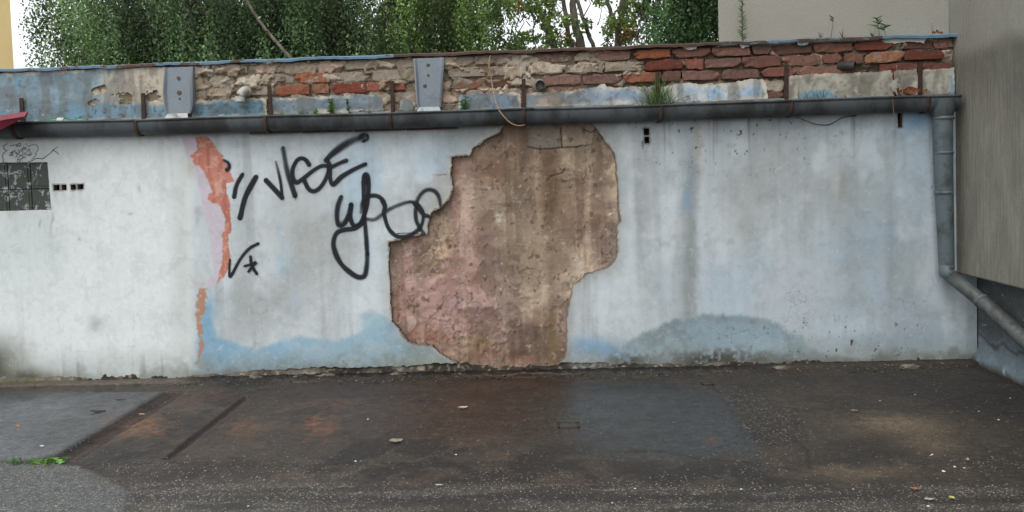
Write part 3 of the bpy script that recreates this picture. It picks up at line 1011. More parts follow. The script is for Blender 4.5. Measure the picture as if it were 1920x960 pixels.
    c = mixc(c, (150, 108, 92), sstep(0.54, 0.60, fbm(X * 5 + 9, Z * 5, 505, 6)) * 0.4 * sstep(940, 840, px))
    c = c * 1.11
    c = mixc(c, (190, 152, 144), 0.35 * np.clip(gauss(wx, wy, 815, 545, 75, 70), 0, 1))
    c = mixc(c, (176, 158, 136), 0.22 * np.clip(gauss(wx, wy, 990, 440, 45, 110) + gauss(wx, wy, 1085, 310, 40, 50) + gauss(wx, wy, 920, 290, 40, 20), 0, 1))
    g_ = c.mean(-1, keepdims=True)
    c = g_ + (c - g_) * 0.86
    c = mixc(c, (104, 84, 68), np.exp(-((px - 1030 + 10 * (n2 - .5)) / 15) ** 2) * sstep(265, 300, py) * (1 - sstep(390, 480, py)) * 0.65)
    c = mixc(c, (116, 96, 78), np.exp(-((px - 1034 + 10 * (n2 - .5)) / 9) ** 2) * sstep(440, 520, py) * 0.5)
    # pits and crumbs
    c = mixc(c, (78, 64, 54), sstep(0.70, 0.74, fbm(X * 26, Z * 22, 507, 4)) * 0.5)
    c = mixc(c, (206, 192, 176), sstep(0.73, 0.77, fbm(X * 30 + 3, Z * 30, 509, 4)) * 0.5)
    # cracks
    for pts in (crop(700, 220, 1.92, [(625, 230), (635, 212), (655, 208), (680, 200), (690, 188)]), crop(700, 220, 1.92, [(555, 105), (600, 115), (680, 108), (730, 105), (755, 100)]),
                crop(700, 220, 1.92, [(675, 40), (680, 108)]), crop(700, 220, 1.92, [(760, 45), (785, 55), (800, 42)])):
        for (ax, ay), (bx, by) in zip(pts[:-1], pts[1:]):
            t = np.clip(((px - ax) * (bx - ax) + (py - ay) * (by - ay)) / ((bx - ax) ** 2 + (by - ay) ** 2), 0, 1)
            d = np.hypot(px - ax - t * (bx - ax) + 3 * (n3 - 0.5), py - ay - t * (by - ay) + 3 * (n3 - 0.5))
            c = mixc(c, (58, 48, 42), np.exp(-(d / 1.3) ** 2) * 0.85)
    return np.clip(c * (0.92 + 0.16 * n3)[..., None], 0, 255)


bx0, bx1 = HOLE_W[:, 0].min() - 0.06, HOLE_W[:, 0].max() + 0.06
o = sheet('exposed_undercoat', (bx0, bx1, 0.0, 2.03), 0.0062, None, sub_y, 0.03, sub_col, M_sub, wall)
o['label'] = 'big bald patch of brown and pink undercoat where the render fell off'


def plinth_y(X, Z):
    return 0.012 + 0.020 * (fbm(X * 9, Z * 14, 151) - 0.5) - 0.05 * sstep(0.09, -0.02, Z) * fbm(X * 5, Z * 3 + 1, 153) + 0.014 * (fbm(X * 40, Z * 40, 155, 3) - 0.5)


def plinth_keep(X, Z):
    px, py = wallpix(X, Z)
    n = fbm(X * 22, Z * 22, 157, 4) - 0.5
    top = 0.075 + 0.05 * n + 0.02 * np.exp(-((px - 800) / 120) ** 2) - 0.035 * np.exp(-((px - 960) / 90) ** 2)
    return top - Z


def plinth_col(X, Z):
    px, py = wallpix(X, Z)
    n1, n2, n3 = fbm(X * 3, Z * 3, 161), fbm(X * 12, Z * 12, 163), fbm(X * 40, Z * 40, 167, 3)
    c = np.zeros(X.shape + (3,)) + np.array((104, 98, 90.0))
    c = mixc(c, (142, 140, 128), sstep(0.45, 0.62, n2) * gauss(px, py, 820, 690, 140, 60))
    c = mixc(c, (150, 170, 176), sstep(0.5, 0.6, n3) * 0.6 * gauss(px, py, 1080, 680, 70, 30))
    c = mixc(c, (126, 104, 100), gauss(px, py, 960, 694, 60, 14) * 0.6)
    c = mixc(c, (112, 106, 96), sstep(1400, 1500, px) * 0.7)
    c = mixc(c, (48, 43, 38), sstep(0.40, 0.58, n1) * 0.85)
    c = mixc(c, (150, 134, 118), sstep(0.66, 0.74, n3) * 0.7)
    c = mixc(c, (78, 84, 44), (gauss(px, py, 40, 716, 40, 12) + 0.8 * gauss(px, py, 165, 718, 14, 5)) * sstep(0.35, 0.6, n3))
    return c * (0.85 + 0.3 * n3)[..., None]


sheet('plinth', (XL, XR, -0.04, 0.16), 0.009, plinth_keep, plinth_y, 0.03, plinth_col, M_sub, wall)

# --- solid core behind everything
core = MB()
core.box((XL, 0.10, -0.05), (XR - 0.01, 0.30, ZC - 0.02))
core.build('wall_core', mat_plain('core_masonry', (70, 62, 56), (96, 84, 74), 0.95), wall, smooth=False)


# ------------------------------------------------------------------ parapet: mortar, bricks, render patches
def smear_at(px):
    """how much plaster still clings to the masonry along the wall"""
    return np.interp(px, [0, 150, 480, 560, 740, 870, 1000, 1130, 1250, 1400, 1790], [1, 1, 0.95, 0.76, 0.78, 0.68, 0.62, 0.50, 0.40, 0.33, 0.28])


def bed_field(X, Z):
    px, py = wallpix(X, Z)
    n = fbm(X * 14, Z * 14, 171)
    e, idv = cells(X * 4.6 + 0.8 * (n - 0.5), (ZC - 0.004 - Z) / 0.0885 + 0.9 * (n - 0.5), 173, 0.30)
    sm = smear_at(px)
    zrel = (ZC - Z) / 0.087
    # plaster clings mostly to the upper courses
    k = sm * np.interp(zrel, [0, 1.6, 2.1, 2.9, 3.3, 6], [1.0, 0.92, 0.62, 0.45, 0.9, 0.9])
    on = sstep(0.42, 0.30, idv - 0.62 * k + 0.16)
    plate = on * sstep(0.02, 0.10, e)
    return n, e, idv, on, plate, px, py


def bed_y(X, Z):
    n, e, idv, on, plate, px, py = bed_field(X, Z)
    y = 0.030 + 0.018 * (n - 0.5) + 0.012 * (fbm(X * 45, Z * 45, 177, 3) - 0.5)
    y = y + 0.020 * sstep(1050, 1250, px) - 0.030 * sstep(0.58, 0.74, fbm(X * 9, Z * 16, 179, 4)) * (px > 370) * (Z > ZC - 0.25)
    return y - plate * (0.026 + 0.022 * (idv - 0.2)) - (0.014 + 0.010 * (px < 330)) * smear_at(px) * (1 - plate)


def bed_col(X, Z):
    n, e, idv, on, plate, px, py = bed_field(X, Z)
    n3 = fbm(X * 38, Z * 38, 181, 3)
    sm = smear_at(px)
    c = np.zeros(X.shape + (3,)) + np.array((92, 80, 69.0))
    c = mixc(c, (146, 132, 112), sm * 0.75)
    c = mixc(c, (194, 182, 164), plate * (0.25 + 0.9 * _h(np.floor(idv * 997), 3.0, 5)))
    c = mixc(c, (186, 158, 142), plate * sstep(0.18, 0.24, idv) * (1 - sstep(0.3, 0.36, idv)) * 0.7 * (px > 460))
    c = mixc(c, (150, 124, 96), sstep(0.55, 0.7, n) * 0.5)
    c = mixc(c, (70, 58, 50), sstep(0.07, 0.0, e) * on * 0.6)
    return np.clip(c * (0.86 + 0.28 * n3)[..., None], 0, 255)


ZB = 1.98
bed = sheet('mortar_bed', (XL, 3.165, ZB, ZC - 0.004), 0.0085, None, bed_y, 0.04, bed_col, M_bed, wall)
bed['label'] = 'lumpy cream lime mortar and plaster remains between the bricks'

bmesh_cache = {}


def brick_mesh(L, Hh, seed):
    r = np.random.default_rng(seed)
    xs, zs = np.array([-.5, -.48, -.3, -.1, .1, .3, .48, .5]), np.array([-.5, -.43, 0, .43, .5])
    nx, nz = len(xs), len(zs)
    V = []
    cut_ = r.random(4) ** 3 * 0.03
    for j, zz in enumerate(zs):
        for i, xx in enumerate(xs):
            y = r.normal(0, 0.0016)
            x, z = xx * L, zz * Hh
            if i in (0, nx - 1):
                y += 0.002 + r.random() * 0.003
                x += r.normal(0, 0.0042)
            if j in (0, nz - 1):
                y += 0.002 + r.random() * 0.003
                z += r.normal(0, 0.0038)
            if i in (0, 1, nx - 2, nx - 1) and j in (0, 1, nz - 2, nz - 1):
                k = cut_[(i > 2) * 2 + (j > 1)]
                x -= np.sign(xx) * k
                z -= np.sign(zz) * k * 0.4
                y += k * 0.5
            V.append((x, y, z))
    F = []
    for j in range(nz - 1):
        for i in range(nx - 1):
            a = j * nx + i
            F.append((a, a + 1, a + nx + 1, a + nx))
    rim = [i for i in range(nx)] + [j * nx + nx - 1 for j in range(1, nz)] + [(nz - 1) * nx + i for i in range(nx - 2, -1, -1)] + [j * nx for j in range(nz - 2, 0, -1)]
    n0 = len(V)
    for k in rim:
        V.append((V[k][0] * 1.0, 0.06, V[k][2] * 1.0))
    m = len(rim)
    for k in range(m):
        F.append((rim[k], n0 + k, n0 + (k + 1) % m, rim[(k + 1) % m]))
    me = mesh_np('brick', V, F, smooth=False)
    me.materials.append(M_brick)
    return me


REDS = [(146, 98, 82), (136, 90, 76), (152, 108, 92), (124, 86, 76), (144, 106, 92), (130, 96, 86), (156, 112, 94)]
# course, centre px, colour, smear : bricks that stand out in the photograph
SPECIAL = [(2, 545, (168, 98, 70), .30), (2, 592, (172, 104, 76), .32), (2, 628, (168, 112, 84), .42), (2, 683, (148, 72, 52), .12), (2, 755, (170, 100, 76), .3), (1, 605, (180, 104, 66), .5),
           (1, 1255, (132, 66, 52), .16), (1, 1320, (160, 96, 80), .32), (1, 1392, (152, 90, 78), .36), (2, 1200, (172, 104, 78), .3), (0, 1190, (176, 100, 66), .36), (0, 1610, (140, 72, 56), .14),
           (1, 1665, (186, 122, 88), .5), (2, 900, (120, 70, 58), .35), (2, 960, (112, 72, 62), .4), (2, 860, (158, 96, 76), .35), (1, 1755, (128, 68, 52), .2), (2, 1690, (132, 78, 66), .3), (2, 1760, (128, 80, 70), .28),
           (2, 1430, (150, 94, 80), .4), (1, 870, (176, 150, 136), .6), (1, 1190, (172, 150, 134), .62)]
PITCHZ, BH = 0.0885, 0.074
rr = random.Random(11)
seedn = 100
for row in range(6):
    zc = ZC - 0.006 - row * PITCHZ - BH / 2
    h = BH
    if row == 0:
        zc -= 0.002
        h = BH * 0.9
    if zc - h / 2 < ZB:
        break
    x = -4.05 + (0.0 if row % 2 else -0.16)
    while x < 3.15:
        L = 0.288 + rr.uniform(-0.012, 0.012)
        if rr.random() < 0.16:
            L = 0.142
        if x + L > 3.155:
            L = 3.155 - x
        xc = x + L / 2
        x += L + rr.uniform(0.010, 0.018)
        if L < 0.08:
            continue
        px, py = pix((xc, 0, zc))
        if px < 150:
            continue
        # below the third course only the gaps between render patches show masonry
        if row >= 3 and not (715 < px < 872 or 1430 < px < 1485 or (row == 3 and 860 < px < 1110)):
            continue
        if any(abs(px - p) < 22 and abs(py - q) < 11 for p, q in ((1597, 124), (1012, 160), (460, 172))):
            if L > 0.2:                       # make room for the pipe stubs
                L *= 0.45
                xc -= 0.10
            else:
                continue
        sm = float(smear_at(px)) * (1.0 if row < 2 else 0.8) + rr.uniform(-0.12, 0.1)
        colr = rr.choice(REDS)
        if px < 1150:
            colr = tuple(0.72 * a + 0.28 * b for a, b in zip(colr, (176, 150, 132)))
        dy = rr.uniform(-0.006, 0.008) + (0.006 if px < 900 else 0)
        for r_, p_, c_, s_ in SPECIAL:
            if r_ == row and abs(p_ - px) < 34:
                colr, sm, dy = c_, s_, -0.008
        if row == 2 and 840 < px < 975:
            dy = 0.012                        # spalled, set back
        seedn += 1
        b = obj('brick', brick_mesh(L, h * rr.uniform(0.93, 1.04), seedn), None, wall)
        b.location = (xc, 0.004 + dy, zc + rr.uniform(-0.003, 0.003))
        b.rotation_euler = (0, rr.uniform(-0.012, 0.012), 0)
        colr = tuple(0.97 * (0.84 * v + 0.16 * sum(colr) / 3) for v in colr)
        b.color = (*[float(v) for v in lin(colr)], min(0.98, max(0.02, sm)))


def strip(pp, colfun, n_amp=0.02, y=-0.012, thick=0.035, label=None, holes=None):
    W = topoly(pp)
    bx = (W[:, 0].min() - 0.03, W[:, 0].max() + 0.03, W[:, 1].min() - 0.03, W[:, 1].max() + 0.03)
    sd_ = rr.randint(0, 900)

    def keep(X, Z):
        s = -sdf(W, X, Z) + (n_amp * 1.6 + 0.012) * (fbm(X * 20, Z * 20, sd_, 4) - 0.5) + 0.012 * (fbm(X * 70, Z * 70, sd_ + 1, 2) - 0.5)
        if holes is not None:
            s = np.minimum(s, holes(X, Z))
        return s

    def col(X, Z):
        px, py = wallpix(X, Z)
        n2, n3 = fbm(X * 7, Z * 7, sd_ + 3), fbm(X * 32, Z * 32, sd_ + 5, 3)
        c = colfun(px, py, n2, n3, X, Z)
        s = sdf(pp, px, py)
        c = mixc(c, (200, 190, 172), sstep(-7, -1, s + 8 * (n3 - 0.5) + 6 * (n2 - 0.5)) * sstep(0.35, 0.55, n2) * 0.85)
        c = mixc(c, (104, 102, 96), sstep(0.52, 0.66, fbm(X * 12, Z * 3, sd_ + 11)) * 0.45)
        c = mixc(c, (84, 80, 74), sstep(0.64, 0.72, fbm(X * 26, Z * 26, sd_ + 13)) * 0.3)
        return np.clip(c * (0.93 + 0.14 * n3)[..., None], 0, 255)
    o = sheet('render_patch', bx, 0.007, keep, lambda X, Z: y + 0.010 * (fbm(X * 3, Z * 3, sd_ + 7, 3) - 0.5) + 0.006 * (fbm(X * 26, Z * 26, sd_ + 9, 3) - 0.5), thick, col, M_patch, wall, edgecol=(168, 156, 138))
    if label:
        o['label'] = label
    return o


def blue_left(px, py, n2, n3, X, Z):
    c = np.zeros(px.shape + (3,)) + np.array((134, 156, 167.0))
    nn = fbm(X * 2.2, Z * 3, 201)
    c = mixc(c, (116, 126, 130), sstep(0.42, 0.62, nn) * 0.8)
    c = mixc(c, (122, 160, 182), sstep(0.5, 0.7, n2) * 0.6)
    c = mixc(c, (116, 152, 176), sstep(190, 205, py + 10 * (n2 - .5)) * 0.5)
    c = mixc(c, (106, 114, 116), gauss(px, py, 70, 205, 40, 26) * 0.6)
    crm = sstep(165, 250, px + 70 * (n2 - 0.5)) * (1 - sstep(190, 200, py + 12 * (n2 - 0.5)))
    c = mixc(c, (194, 182, 162), crm * 0.95)
    c = mixc(c, (160, 150, 136), crm * sstep(0.5, 0.65, n3) * 0.6)
    c = mixc(c, (56, 62, 64), sstep(0.6, 0.68, n3) * sstep(185, 215, py) * (px > 150) * 0.6)
    return c


def hole_left(X, Z):
    px, py = wallpix(X, Z)
    k = gauss(px, py, 185, 168, 26, 14) + gauss(px, py, 240, 180, 30, 10) + gauss(px, py, 285, 175, 22, 22) + gauss(px, py, 235, 193, 20, 6) + gauss(px, py, 178, 192, 18, 7)
    n = fbm(X * 16, Z * 22, 211, 4)
    return 0.06 * (0.98 - n - 0.58 * np.clip(k, 0, 1))


strip([(-900, 172), (0, 138), (160, 131), (310, 125), (316, 223), (160, 229), (0, 236), (-900, 266)], blue_left, 0.006, label='faded blue render flaking to cream at the left end of the parapet', holes=hole_left)


def greyblue(a, b, dark=0.5):
    def f(px, py, n2, n3, X, Z):
        c = np.zeros(px.shape + (3,)) + np.array(a, float)
        c = mixc(c, b, sstep(0.42, 0.62, n2))
        c = mixc(c, (60, 66, 70), sstep(0.60, 0.68, n3) * dark)
        return c
    return f


strip([(358, 190), (395, 189), (430, 186), (470, 186), (500, 184), (503, 217), (360, 224)], greyblue((108, 136, 150), (92, 112, 122)), 0.012, label='blue painted render strip between grey cover and rusty post')
strip([(510, 184), (560, 182), (620, 180), (700, 177), (714, 179), (722, 207), (508, 216)], greyblue((130, 142, 149), (116, 130, 140), 0.2), 0.010, label='smooth grey blue render panel above the gutter weeds')
strip([(752, 190), (768, 182), (776, 196), (775, 208), (748, 209)], greyblue((122, 128, 128), (110, 116, 118), .2), 0.010)
strip([(862, 179), (880, 176), (900, 174), (940, 175), (975, 174), (979, 205), (862, 208)], greyblue((126, 142, 155), (108, 116, 121), 0.35), 0.012, label='blue grey render strip behind the hanging cable')


def strip5(px, py, n2, n3, X, Z):
    c = np.zeros(px.shape + (3,)) + np.array((138, 146, 152.0))
    c = mixc(c, (124, 128, 130), sstep(0.45, 0.65, n2))
    c = mixc(c, (136, 160, 188), gauss(px, py, 1165, 178, 50, 10) * 0.9)
    c = mixc(c, (206, 208, 206), np.clip(gauss(px, py, 1130, 165, 14, 12) + gauss(px, py, 1160, 192, 28, 8) + gauss(px, py, 1215, 172, 26, 6), 0, 1) * 0.85)
    c = mixc(c, (180, 162, 140), sstep(3, -3, sdf([(1003, 200), (1010, 188), (1025, 178), (1045, 180), (1058, 190), (1056, 202)], px, py)) * (0.6 + 0.4 * n2))
    return c


strip([(986, 176), (1005, 174), (1028, 173), (1050, 172), (1075, 170), (1100, 166), (1118, 163), (1126, 156), (1134, 155), (1138, 163), (1160, 164), (1200, 164), (1232, 160), (1236, 197), (986, 204)], strip5, 0.008,
      label='grey render strip with a pale mended patch left of the grass tuft')


def strip6(px, py, n2, n3, X, Z):
    c = np.zeros(px.shape + (3,)) + np.array((198, 204, 208.0))
    c = mixc(c, (150, 178, 204), gauss(px + 10 * (n2 - .5), py, 1340, 172, 14, 14) + gauss(px + 10 * (n2 - .5), py + 6 * (n2 - .5), 1412, 174, 26, 12) + gauss(px, py, 1290, 170, 16, 8) * .6 + gauss(px, py, 1380, 186, 60, 6) * .6)
    c = mixc(c, (186, 178, 160), gauss(px, py, 1380, 166, 26, 6) * 0.6 + gauss(px, py, 1256, 170, 16, 16) * .6)
    return c


strip([(1240, 164), (1262, 160), (1285, 156), (1310, 158), (1345, 158), (1380, 154), (1410, 149), (1430, 149), (1438, 162), (1438, 186), (1240, 195)], strip6, 0.010, label='white and sky blue render strip right of the grass tuft')


def strip7(px, py, n2, n3, X, Z):
    c = np.zeros(px.shape + (3,)) + np.array((176, 172, 160.0))
    c = mixc(c, (140, 134, 122), sstep(0.42, 0.62, n2) * 0.8)
    c = mixc(c, (200, 196, 186), sstep(0.62, 0.75, n2) * 0.8)
    c = mixc(c, (122, 154, 172), sstep(3, -3, sdf([(1490, 190), (1498, 177), (1515, 170), (1545, 168), (1562, 176), (1575, 190)], px + 5 * (n2 - .5), py)))
    c = mixc(c, (120, 160, 196), sstep(1778, 1784, px + 6 * (n2 - 0.5)) * (py > 140))
    return c


strip([(1478, 144), (1500, 141), (1550, 139), (1600, 138), (1650, 134), (1717, 130), (1720, 183), (1478, 189)], strip7, 0.010, label='pale grey bare render block with a blue hump at its foot')
strip([(1724, 131), (1760, 129), (1787, 127), (1789, 180), (1724, 183)], strip7, 0.008, label='pale grey render block at the right end with blue edge')
strip([(1386, 82), (1410, 80), (1405, 88), (1390, 92)], greyblue((150, 172, 186), (190, 190, 180), .1), .008, y=-0.016)
strip([(1490, 76), (1520, 74), (1512, 84), (1498, 86)], greyblue((140, 176, 204), (150, 180, 200), .1), .008, y=-0.016)
strip([(1280, 89), (1306, 87), (1304, 92), (1290, 94)], greyblue((186, 188, 190), (170, 172, 176), .1), .006, y=-0.016)
strip([(1650, 72), (1740, 68), (1730, 80), (1700, 78), (1680, 82), (1655, 80)], greyblue((186, 186, 170), (128, 160, 186), .1), .010, y=-0.014)


# --- sheet-metal coping in lengths, blue paint flaking to rust
def mat_coping():
    m = N('flaking_blue_paint')
    oi = m.n('ShaderNodeObjectInfo')
    k = m.math('ADD', m.noise(7, 7, 0.7, stretch=(1, 1, 3)), m.math('SUBTRACT', oi.outputs['Alpha'], 0.5))
    rust = m.mix(m.noise(30, 4), lin((62, 52, 47)), lin((104, 76, 62)))
    blue = m.mix(m.noise(13, 5), lin((84, 122, 152)), lin((120, 142, 152)))
    m.base(m.mix(m.ramp(k, 0.49, 0.54), blue, rust))
    m.rough(0.7)
    m.bump(m.noise(60, 5), 0.4, 0.003)
    return m.m


M_cop = mat_coping()
cut = [-60, 190, 470, 735, 1000, 1265, 1350, 1650, 1789]
rustiness = [0.44, 0.50, 0.42, 0.80, 0.80, 0.74, 0.55, 0.38, 0.60]
cut = [-900, -330] + cut
rustiness = [0.4, 0.35] + rustiness
for i in range(len(cut) - 1):
    a, b = onY(np.array([cut[i], cut[i + 1]]), np.array([0, 0]), 0)
    xa, xb = float(a[0]), float(b[0])
    n = max(3, int((xb - xa) / 0.05))
    m = MB()
    dz = rr.uniform(-0.003, 0.003)
    depth = 0.31 if cut[i] < 1340 else 0.085
    V, q = [], []
    for k in range(n + 1):
        x = xa + (xb - xa) * k / n + (0.004 if k == n else 0)
        wv = 0.004 * math.sin(x * 9 + i) + 0.003 * rr.uniform(-1, 1) + dz
        prof = [(-0.034, ZC + 0.000 + wv * 1.2), (-0.036, ZC + 0.018 + wv), (-0.030, ZC + 0.024 + wv * 0.6), (depth, ZC + 0.030), (depth, ZC + 0.026), (-0.030, ZC + 0.019 + wv * 0.6), (-0.032, ZC + 0.000 + wv)]
        V += [(x, y, z) for y, z in prof]
    for k in range(n):
        for j in range(6):
            q.append((k * 7 + j, k * 7 + j + 1, (k + 1) * 7 + j + 1, (k + 1) * 7 + j))
    m.add(V, q)
    o = m.build('coping_sheet', M_cop, wall, smooth=False)
    o.color = (1, 1, 1, rustiness[i])

# --- glass block window
M_block = N('overpainted_glass_block')
k = M_block.ramp(M_block.noise(15, 8, 0.78, 0.6), 0.55, 0.58)
M_block.base(M_block.mix(k, M_block.mix(M_block.noise(9, 4), lin((48, 54, 50)), lin((72, 76, 62))), M_block.mix(M_block.noise(60, 3), lin((128, 140, 146)), lin((196, 200, 198)))))
M_block.rough(0.5)
M_block.bump(M_block.noise(30, 4), 0.3, 0.004)
M_block = M_block.m
win = bpy.data.objects.new('window', None)
COL.objects.link(win)
win.parent = wall
win['label'] = 'glass block window painted over in dark olive, paint flaking white'
fr = MB()
w1 = onY(np.array([-175., 96]), np.array([305., 398]), 0)
xw1 = float(onY(np.array(93.), np.array(350.), 0)[0]) + 0.01
zw0, zw1 = float(onY(np.array(96.), np.array(396.), 0)[2]) - 0.01, float(onY(np.array(89.), np.array(304.), 0)[2]) + 0.01
xb2 = float(onY(np.array(54.5), np.array(350.), 0)[0])
bw = 0.188
edges = [xb2]
while edges[-1] > -5.0:
    edges.append(edges[-1] - bw)
edges = [xw1] + edges
zmid = float(onY(np.array(50.), np.array(355.), 0)[2])
bk = MB()
bk.box((edges[-1], 0.040, zw0), (xw1, 0.09, zw1))
bk.build('mortar_grid', mat_plain('window_mortar', (52, 57, 52), (70, 74, 64), 0.9, 0, 30), win, smooth=False)
for i in range(len(edges) - 1):
    for (za, zb) in ((zw0, zmid), (zmid, zw1)):
        b = MB()
        x0_, x1_ = edges[i + 1] + 0.003, edges[i] - 0.003
        b.box((x0_, 0.026, za + 0.003), (x1_, 0.042, zb - 0.003))
        b.box((x0_ + 0.018, 0.021, za + 0.023), (x1_ - 0.018, 0.0265, zb - 0.023))
        b.build('glass_block', M_block, win, smooth=False, bevel=0.004)

# --- vents: linings of hollow brick cells
for v in VENTS:
    W = topoly(v)
    xa, xb, za, zb = W[:, 0].min(), W[:, 0].max(), W[:, 1].min(), W[:, 1].max()
    m = MB()
    t = 0.004
    y0, y1 = 0.022, 0.098
    m.box((xa - t, y0, za - t), (xb + t, y1, za)).box((xa - t, y0, zb), (xb + t, y1, zb + t)).box((xa - t, y0, za), (xa, y1, zb)).box((xb, y0, za), (xb + t, y1, zb))
    m.box((xa - t, y1 - 0.002, za - t), (xb + t, y1, zb + t))
    m.build('vent_hole', M_dark, wall, smooth=False)
lump = onY(np.array(137.), np.array(351.), 0.03)


# ------------------------------------------------------------------ graffiti: sprayed strokes lying on the render
def mat_spray(name, col, gain=1.0):
    m = N(name)
    a = m.attr('alpha').outputs['Fac']
    n1 = m.noise(240, 4, 0.7)
    f = m.ramp(m.math('ADD', m.math('MULTIPLY', a, 1.15), m.math('MULTIPLY', m.math('SUBTRACT', n1, 0.5), 0.6)), 0.10, 1.0, 0.0, 0.96 * gain)
    m.base(m.mix(m.noise(25, 4), lin(col), lin(tuple(v * 1.35 for v in col))))
    m.rough(0.75)
    m.p.inputs['Specular IOR Level'].default_value = 0.25
    tr = m.n('ShaderNodeBsdfTransparent')
    mx = m.n('ShaderNodeMixShader')
    m.l(f, mx.inputs[0])
    m.l(tr.outputs[0], mx.inputs[1])
    m.l(m.p.outputs[0], mx.inputs[2])
    m.l(mx.outputs[0], m.out.inputs['Surface'])
    return m.m


M_spray = mat_spray('black_spray_paint', (30, 32, 36))
M_pen = mat_spray('black_marker', (48, 52, 56), 0.85)


def catmull(P, step):
    P = np.asarray(P, float)
    if len(P) == 2:
        n = max(2, int(np.hypot(*(P[1] - P[0])) / step))
        return P[0] + np.linspace(0, 1, n + 1)[:, None] * (P[1] - P[0])
    E = np.concatenate([[2 * P[0] - P[1]], P, [2 * P[-1] - P[-2]]])
    out = []
    for i in range(1, len(E) - 2):
        a, b, c_, d = E[i - 1:i + 3]
        n = max(2, int(np.hypot(*(c_ - b)) / step))
        t = np.linspace(0, 1, n, endpoint=False)[:, None]
        out.append(0.5 * (2 * b + (c_ - a) * t + (2 * a - 5 * b + 4 * c_ - d) * t ** 2 + (3 * b - a - 3 * c_ + d) * t ** 3))
    return np.concatenate(out + [P[-1:]])


lift_n = [0]


def graffiti(strokes, mat, label, soft=0.45):
    """strokes: (photo points, width px, opacity at start, opacity at end[, width at start px])"""
    V, Q, A = [], [], []
    if mat is M_spray:                      # overspray first, then the stroke
        strokes = [(s[0], s[1] * 2.0, 0.24 * s[2], 0.24 * s[3]) for s in strokes if s[1] > 3] + strokes
    for s in strokes:
        pts, wpx, a0, a1 = s[:4]
        w0 = s[4] if len(s) > 4 else wpx
        P = catmull(pts, 1.6)
        W = onY(P[:, 0], P[:, 1], 0)
        W = W[:, [0, 2]]
        seg = np.r_[0, np.cumsum(np.hypot(*np.diff(W, axis=0).T))]
        rad = np.interp(seg / max(seg[-1], 1e-6), [0, 0.5, 1], [w0, wpx, wpx]) / 240 / 2
        tg = np.gradient(W, axis=0)
        tg /= np.linalg.norm(tg, axis=1)[:, None] + 1e-9
        # round the ends
        r0, r1 = rad[0], rad[-1]
        W = np.concatenate([[W[0] - tg[0] * r0, W[0] - tg[0] * r0 * 0.7], W, [W[-1] + tg[-1] * r1 * 0.7, W[-1] + tg[-1] * r1]])
        rad = np.concatenate([[r0 * 0.15, r0 * 0.7], rad, [r1 * 0.7, r1 * 0.15]])
        tg = np.concatenate([tg[:1], tg[:1], tg, tg[-1:], tg[-1:]])
        nn = np.stack([-tg[:, 1], tg[:, 0]], 1)
        u = np.linspace(0, 1, len(W))
        op = a0 + (a1 - a0) * u
        lift_n[0] += 1
        lift = 0.0016 + 0.00025 * (lift_n[0] % 24) + 0.0002 * u
        o0 = len(V)
        sf = soft + 0.9 * (1 - np.clip(op, 0, 1))
        al = (0.0, 0.92, 1.0, 0.92, 0.0)
        rad = rad * (0.9 + 0.25 * vn(u * len(u) / 14, u * 0 + lift_n[0], 441))
        op = op * (0.80 + 0.35 * vn(u * len(u) / 22, u * 0 + lift_n[0], 443))
        for i in range(len(W)):
            for k in range(5):
                p = W[i] + nn[i] * rad[i] * (-1.1 - sf[i], -0.62 + 0.25 * (sf[i] - soft), 0, 0.62 - 0.25 * (sf[i] - soft), 1.1 + sf[i])[k]
                V.append((p[0], -lift[i], p[1]))
                A.append(op[i] * al[k])
        for i in range(len(W) - 1):
            for k in range(4):
                a = o0 + i * 5 + k
                Q.append((a, a + 1, a + 6, a + 5))
    V = np.array(V)
    V[:, 1] += face_y(V[:, 0], V[:, 2])
    me = mesh_np('graffiti', V, Q, extra={'alpha': A})
    o = obj('graffiti', me, mat, wall)
    o['label'] = label
    return o


g3 = lambda *p: crop(400, 220, 3, p)
graffiti([(g3((163, 322), (130, 385), (117, 448)), 8, 1, 1), (g3((240, 335), (180, 450), (150, 568)), 8.5, 1, 1)], M_spray, 'two black sprayed slashes right of the orange paint')
graffiti([(g3((295, 353), (345, 405), (388, 452)), 8, 1, 1), (g3((388, 452), (378, 360), (352, 250)), 5, 1, .45, 5),
          (g3((392, 175), (415, 300), (440, 380), (460, 440)), 9.5, .7, 1.0), (g3((461, 440), (463, 468)), 1.2, .9, .6),
          (g3((540, 268), (520, 240), (495, 230), (468, 245), (447, 290), (447, 335), (468, 366), (510, 340), (560, 300), (605, 275), (640, 275), (648, 300), (630, 350), (600, 395), (565, 415), (535, 400), (512, 355)), 7, 1, 1),
          (g3((632, 243), (668, 206), (730, 160), (790, 128), (840, 115)), 12.5, 1.0, .42, 7), (g3((845, 135), (868, 120), (862, 98), (835, 100), (820, 120)), 6, .85, .6),
          (g3((632, 240), (652, 262), (656, 300), (658, 345), (674, 378), (720, 335), (780, 298), (856, 262)), 7, 1, 1), (g3((655, 285), (700, 262), (748, 242)), 7.5, 1, 1)],
         M_spray, 'black sprayed lettering of angular capitals leaning under the gutter')
